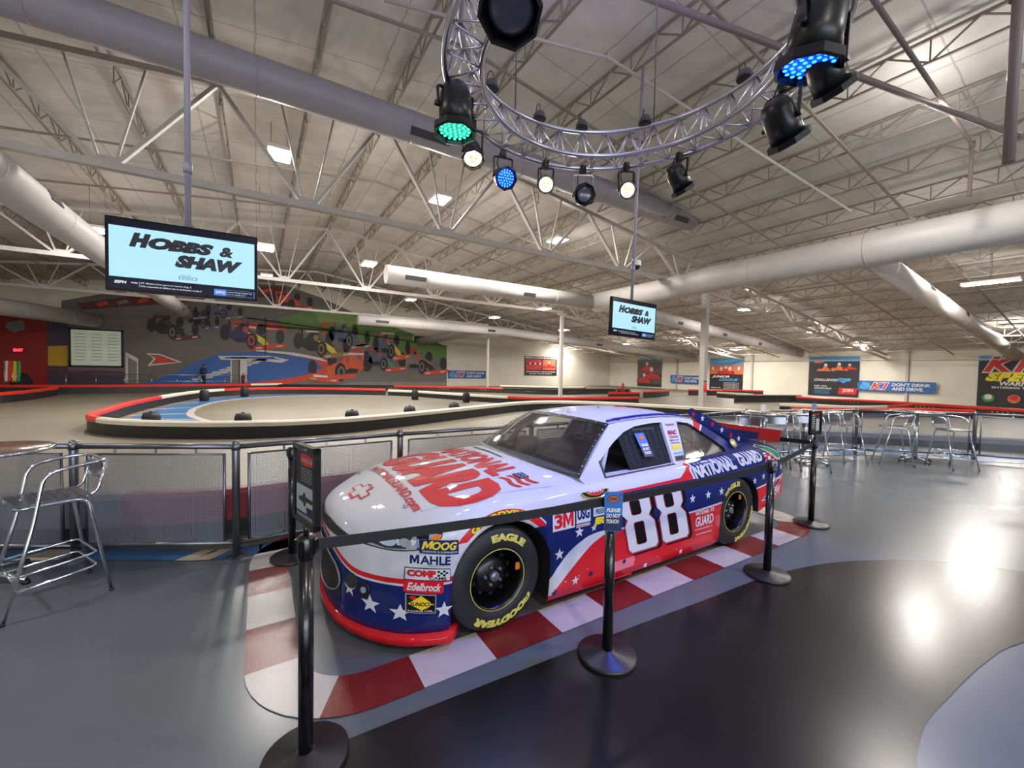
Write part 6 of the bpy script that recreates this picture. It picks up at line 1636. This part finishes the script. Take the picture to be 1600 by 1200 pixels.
# fire extinguisher on the thick column
t = thing('fire_extinguisher', 'small red fire extinguisher on the thick white column', 'extinguisher', W(17-.12, 11.2-.2, .95))
m = MB(); m.lathe([(.06, 0), (.065, .02), (.065, .36), (.03, .42), (.02, .46)], n=16); m.build('tank', M_RED, t)
m = MB(); m.box((0, 0, .48), (.05, .12, .05)); m.build('valve', M_BLACK, t)

# ================================================================ round lighting truss
RC = V(.90, 3.54); RZ_ = 4.2; RR = 1.50
M_TR = mat('truss aluminium', (188, 188, 200), .28, metal=1)
t = thing('lighting_truss', 'round aluminium truss ring hanging above the car and carrying the stage lights', 'truss ring', RC+Vector((0, 0, RZ_)), YAW)
def rp(a, r, z): return Vector((r*math.cos(a), r*math.sin(a), z))
for r, z in ((RR, 0), (RR-.30, 0), (RR-.12, .36)):
    m = MB(); m.tube([rp(2*PI*k/96, r, z) for k in range(96)], .025, 10, closed=True); m.build('chord', M_TR, t)
NB = 32
for k in range(NB):
    a0, a1, am = 2*PI*k/NB, 2*PI*(k+1)/NB, 2*PI*(k+.5)/NB
    m = MB(); m.tube([rp(a0, RR, 0), rp(am, RR-.12, .36)], .009, 6); m.tube([rp(am, RR-.12, .36), rp(a1, RR, 0)], .009, 6)
    m.tube([rp(a0, RR-.30, 0), rp(am, RR-.12, .36)], .009, 6); m.tube([rp(am, RR-.12, .36), rp(a1, RR-.30, 0)], .009, 6)
    m.tube([rp(a0, RR, 0), rp(am, RR-.30, 0)], .009, 6); m.tube([rp(am, RR-.30, 0), rp(a1, RR, 0)], .009, 6)
    m.build('lacing', M_TR, t)
for k, a in enumerate((132, 62, -60, -130)):
    a = math.radians(a); p = rp(a, RR-.12, .36); q = Vector((p.x, p.y, 3.0+.3*math.cos(a)))
    m = MB(); m.tube([p, q], .008, 8); m.build('suspension_cable', mat('steel rope', (90, 88, 100), .5), t)
    m = MB(); m.tube([p+Vector((0, 0, .02)), p+Vector((.03, 0, .09)), p+Vector((0, 0, .16)), p+Vector((-.03, 0, .09))], .006, 6, closed=True); m.build('shackle', M_ALU, t)
for k, a in enumerate((148, 118, 96, 66, 22)):
    a = math.radians(a); p = rp(a, RR-.12, .40)
    t2 = thing('cable_box', 'small dark connector box with cable loops on top of the ring, %s from the left' % ('first', 'second', 'third', 'fourth', 'fifth')[k], 'connector box', RC+Vector((0, 0, RZ_))+Matrix.Rotation(YAW, 3, 'Z') @ p, YAW+a)
    m = MB(); m.lathe([(.075, 0), (.08, .02), (.05, .08), (.01, .095)], n=10); m.build('box', mat('box grey', (58, 56, 62), .5), t2)
    m = MB(); m.tube([Vector((.03*math.sin(x_*PI*2)*0+.045*math.cos(x_*PI), .02, .07+.10*math.sin(x_*PI))) for x_ in [i/10 for i in range(11)]], .005, 6); m.build('cable_loop', M_BLACK, t2)
M_CAN = mat('par can black', (15, 15, 18), .35)
def par(label, ang, z, aim, size, lens, emit_rgb=None, power=0, rgb=None, leds=False, rad=RR, yoke='k', spot_deg=38):
    """can hung under the outer chord at ring angle ang (as seen by the photographer); aim = direction the lens looks"""
    a = math.radians(ang); loc = RC+Matrix.Rotation(YAW, 3, 'Z') @ rp(a, rad, 0); loc.z = z
    aim = Matrix.Rotation(YAW, 3, 'Z') @ Vector(aim).normalized()
    t = thing('stage_light', label, 'stage light', loc)
    up = Vector((0, 0, 1)); zx = aim; xx = up.cross(zx).normalized() if abs(zx.z) < .98 else Vector((1, 0, 0)); yx = zx.cross(xx)
    M_ = Matrix(((xx.x, yx.x, zx.x, 0), (xx.y, yx.y, zx.y, 0), (xx.z, yx.z, zx.z, 0), (0, 0, 0, 1)))
    s = size
    # housing along +z (aim) in can space, the lens disc at z=+.5*s
    m = MB(); m.lathe([(.10*s, -.55*s), (.26*s, -.48*s), (.33*s, -.30*s), (.35*s, .0), (.36*s, .36*s)], n=24, M=M_); m.build('can', M_CAN, t)
    m = MB(); m.lathe([(.345*s, .36*s), (.46*s, .37*s), (.47*s, .50*s), (.42*s, .52*s), (.40*s, .44*s)], n=8, M=M_, smooth=False, caps=False); m.build('filter_frame', M_CAN, t)
    if lens == 'off': lm = mat('dark lens', (70, 72, 86), .15)
    else: lm = mat('lens '+lens, emit_rgb, .3, emit={'green': 1.0, 'blue': 1.1}.get(lens, 2.0))
    m = MB(); m.lathe([(.355*s, .40*s), (.25*s, .43*s), (.001, .44*s)], n=24, M=M_); m.build('lens', lm, t)
    if leds:
        m = MB(); dm = mat('led '+lens, tuple(min(255, int(c*.6+100)) for c in emit_rgb), .3, emit=3.2, emit_rgb=leds)
        for (R_, N_) in ((0, 1), (.11, 6), (.21, 12), (.30, 16)):
            for k in range(N_):
                b = 2*PI*k/N_; m.lathe([(.032*s, .445*s), (.03*s, .455*s)], c=M_ @ Vector((0, 0, 0)), n=8, M=M_ @ Matrix.Translation((R_*s*math.cos(b), R_*s*math.sin(b), .0)))
        tag(m.build('led_lenses', dm, t), kind='stuff')
    elif lens in ('warm', 'amber'):
        m = MB(); dm = mat('filament '+lens, (235, 150, 60), .3, emit=2.0, emit_rgb=(240, 140, 40))
        for k in range(3): b = 2*PI*k/3+.4; m.lathe([(.06*s, .445*s), (.03*s, .47*s)], n=8, M=M_ @ Matrix.Translation((.12*s*math.cos(b), .12*s*math.sin(b), 0)))
        m.build('bulbs', dm, t)
    hk = RZ_-z-.02; yx_ = Vector((xx.x, xx.y, 0)).normalized()*.41*s
    ym = M_CAN if yoke == 'k' else M_ALU
    top_z = hk-.02
    m = MB(); pts = [yx_*.93+Vector((0, 0, 0)), yx_+Vector((0, 0, top_z*.75)), Vector((0, 0, top_z*.8))+yx_*.85, -yx_*.85+Vector((0, 0, top_z*.8)), -yx_+Vector((0, 0, top_z*.75)), -yx_*.93]
    for p, q in zip(pts, pts[1:]): m.bar(p, q, .035*max(.7, s*2.2), .012)
    m.build('yoke', ym, t)
    m = MB(); m.box((0, 0, hk-.02), (.05, .05, .10)); m.build('clamp', M_CAN, t)
    for sg in (-1, 1): m = MB(); m.tube([yx_*sg*.9, yx_*sg*1.12], .03*s*2, 8); m.build('knob', M_CAN, t)
    m = MB(); c0 = M_ @ Vector((0, 0, -.5*s)); m.tube(fillet([c0, c0+Vector((.02, 0, .1*s)), Vector((-.06, .05, top_z*.6)), Vector((0, .02, hk+.05))], .1), .007, 6); m.build('power_cable', M_BLACK, t)
    if power:
        l = bpy.data.lights.new('beam', 'SPOT'); l.energy = power; l.color = rgb; l.spot_size = math.radians(spot_deg*2); l.spot_blend = .5; l.shadow_soft_size = .08
        o = bpy.data.objects.new('beam', l); COL.objects.link(o); o.parent = t; o.location = M_ @ Vector((0, 0, .56*s)); o.rotation_euler = (-zx).to_track_quat('Z', 'Y').to_euler()
    return t
par('green lit stage light hanging at the left side of the ring', 178, 3.97, (.0, -.02, -1), .40, 'green', (20, 150, 110), 12, (.2, 1, .6), (60, 240, 180), rad=1.43)
par('warm lit stage light right below the green one', 156, 3.90, (.1, -.45, -.8), .24, 'amber', (255, 240, 205), 30, (1, .85, .65), rad=1.46)
par('blue lit stage light at the left of the ring, second lamp from its bottom left', 133.5, 3.90, (.32, -.85, -.5), .27, 'blue', (20, 60, 235), 90, (.05, .15, 1), (40, 140, 255), rad=1.52)
par('warm lit stage light left of the unlit round one', 112.5, 3.93, (0, -.95, -.4), .22, 'warm', (255, 244, 214), 25, (1, .88, .7), rad=1.45)
par('unlit round stage light at the lowest point of the ring', 94, 3.85, (.02, -1, -.25), .28, 'off', rad=1.45, yoke='a')
par('warm lit stage light right of the unlit round one', 74, 3.90, (0, -.95, -.45), .22, 'warm', (255, 244, 214), 25, (1, .88, .7), rad=1.42)
par('black stage light turned away, on the right part of the ring', 51, 3.93, (.55, .25, -.75), .30, 'off', rad=1.45)
par('large black stage light turned away, right side of the ring', -2, 3.86, (.6, .25, -.8), .36, 'off', rad=1.30)
par('large blue lit stage light at the upper right', -38, 3.98, (-.12, .12, -1), .44, 'blue', (20, 60, 245), 320, (.05, .12, 1), (60, 120, 255), rad=1.30)
par('dark stage light below the large blue one, with violet glint', -33, 3.78, (.5, .2, -.6), .30, 'off', rad=1.36)
par('big unlit stage light near the top edge of the picture', -131, 3.92, (-.1, -.5, -.75), .40, 'off', rad=1.42)
# violet light washing the roof above the ring (its lamp hangs above the top edge of the picture)
l = bpy.data.lights.new('violet_wash', 'SPOT'); l.energy = 1100; l.color = (.55, .5, 1); l.spot_size = math.radians(130); l.spot_blend = 1; l.shadow_soft_size = .3
o = bpy.data.objects.new('violet_wash', l); COL.objects.link(o); o.location = V(.9, 3.0, 4.6); o.rotation_euler = (PI, 0, 0)
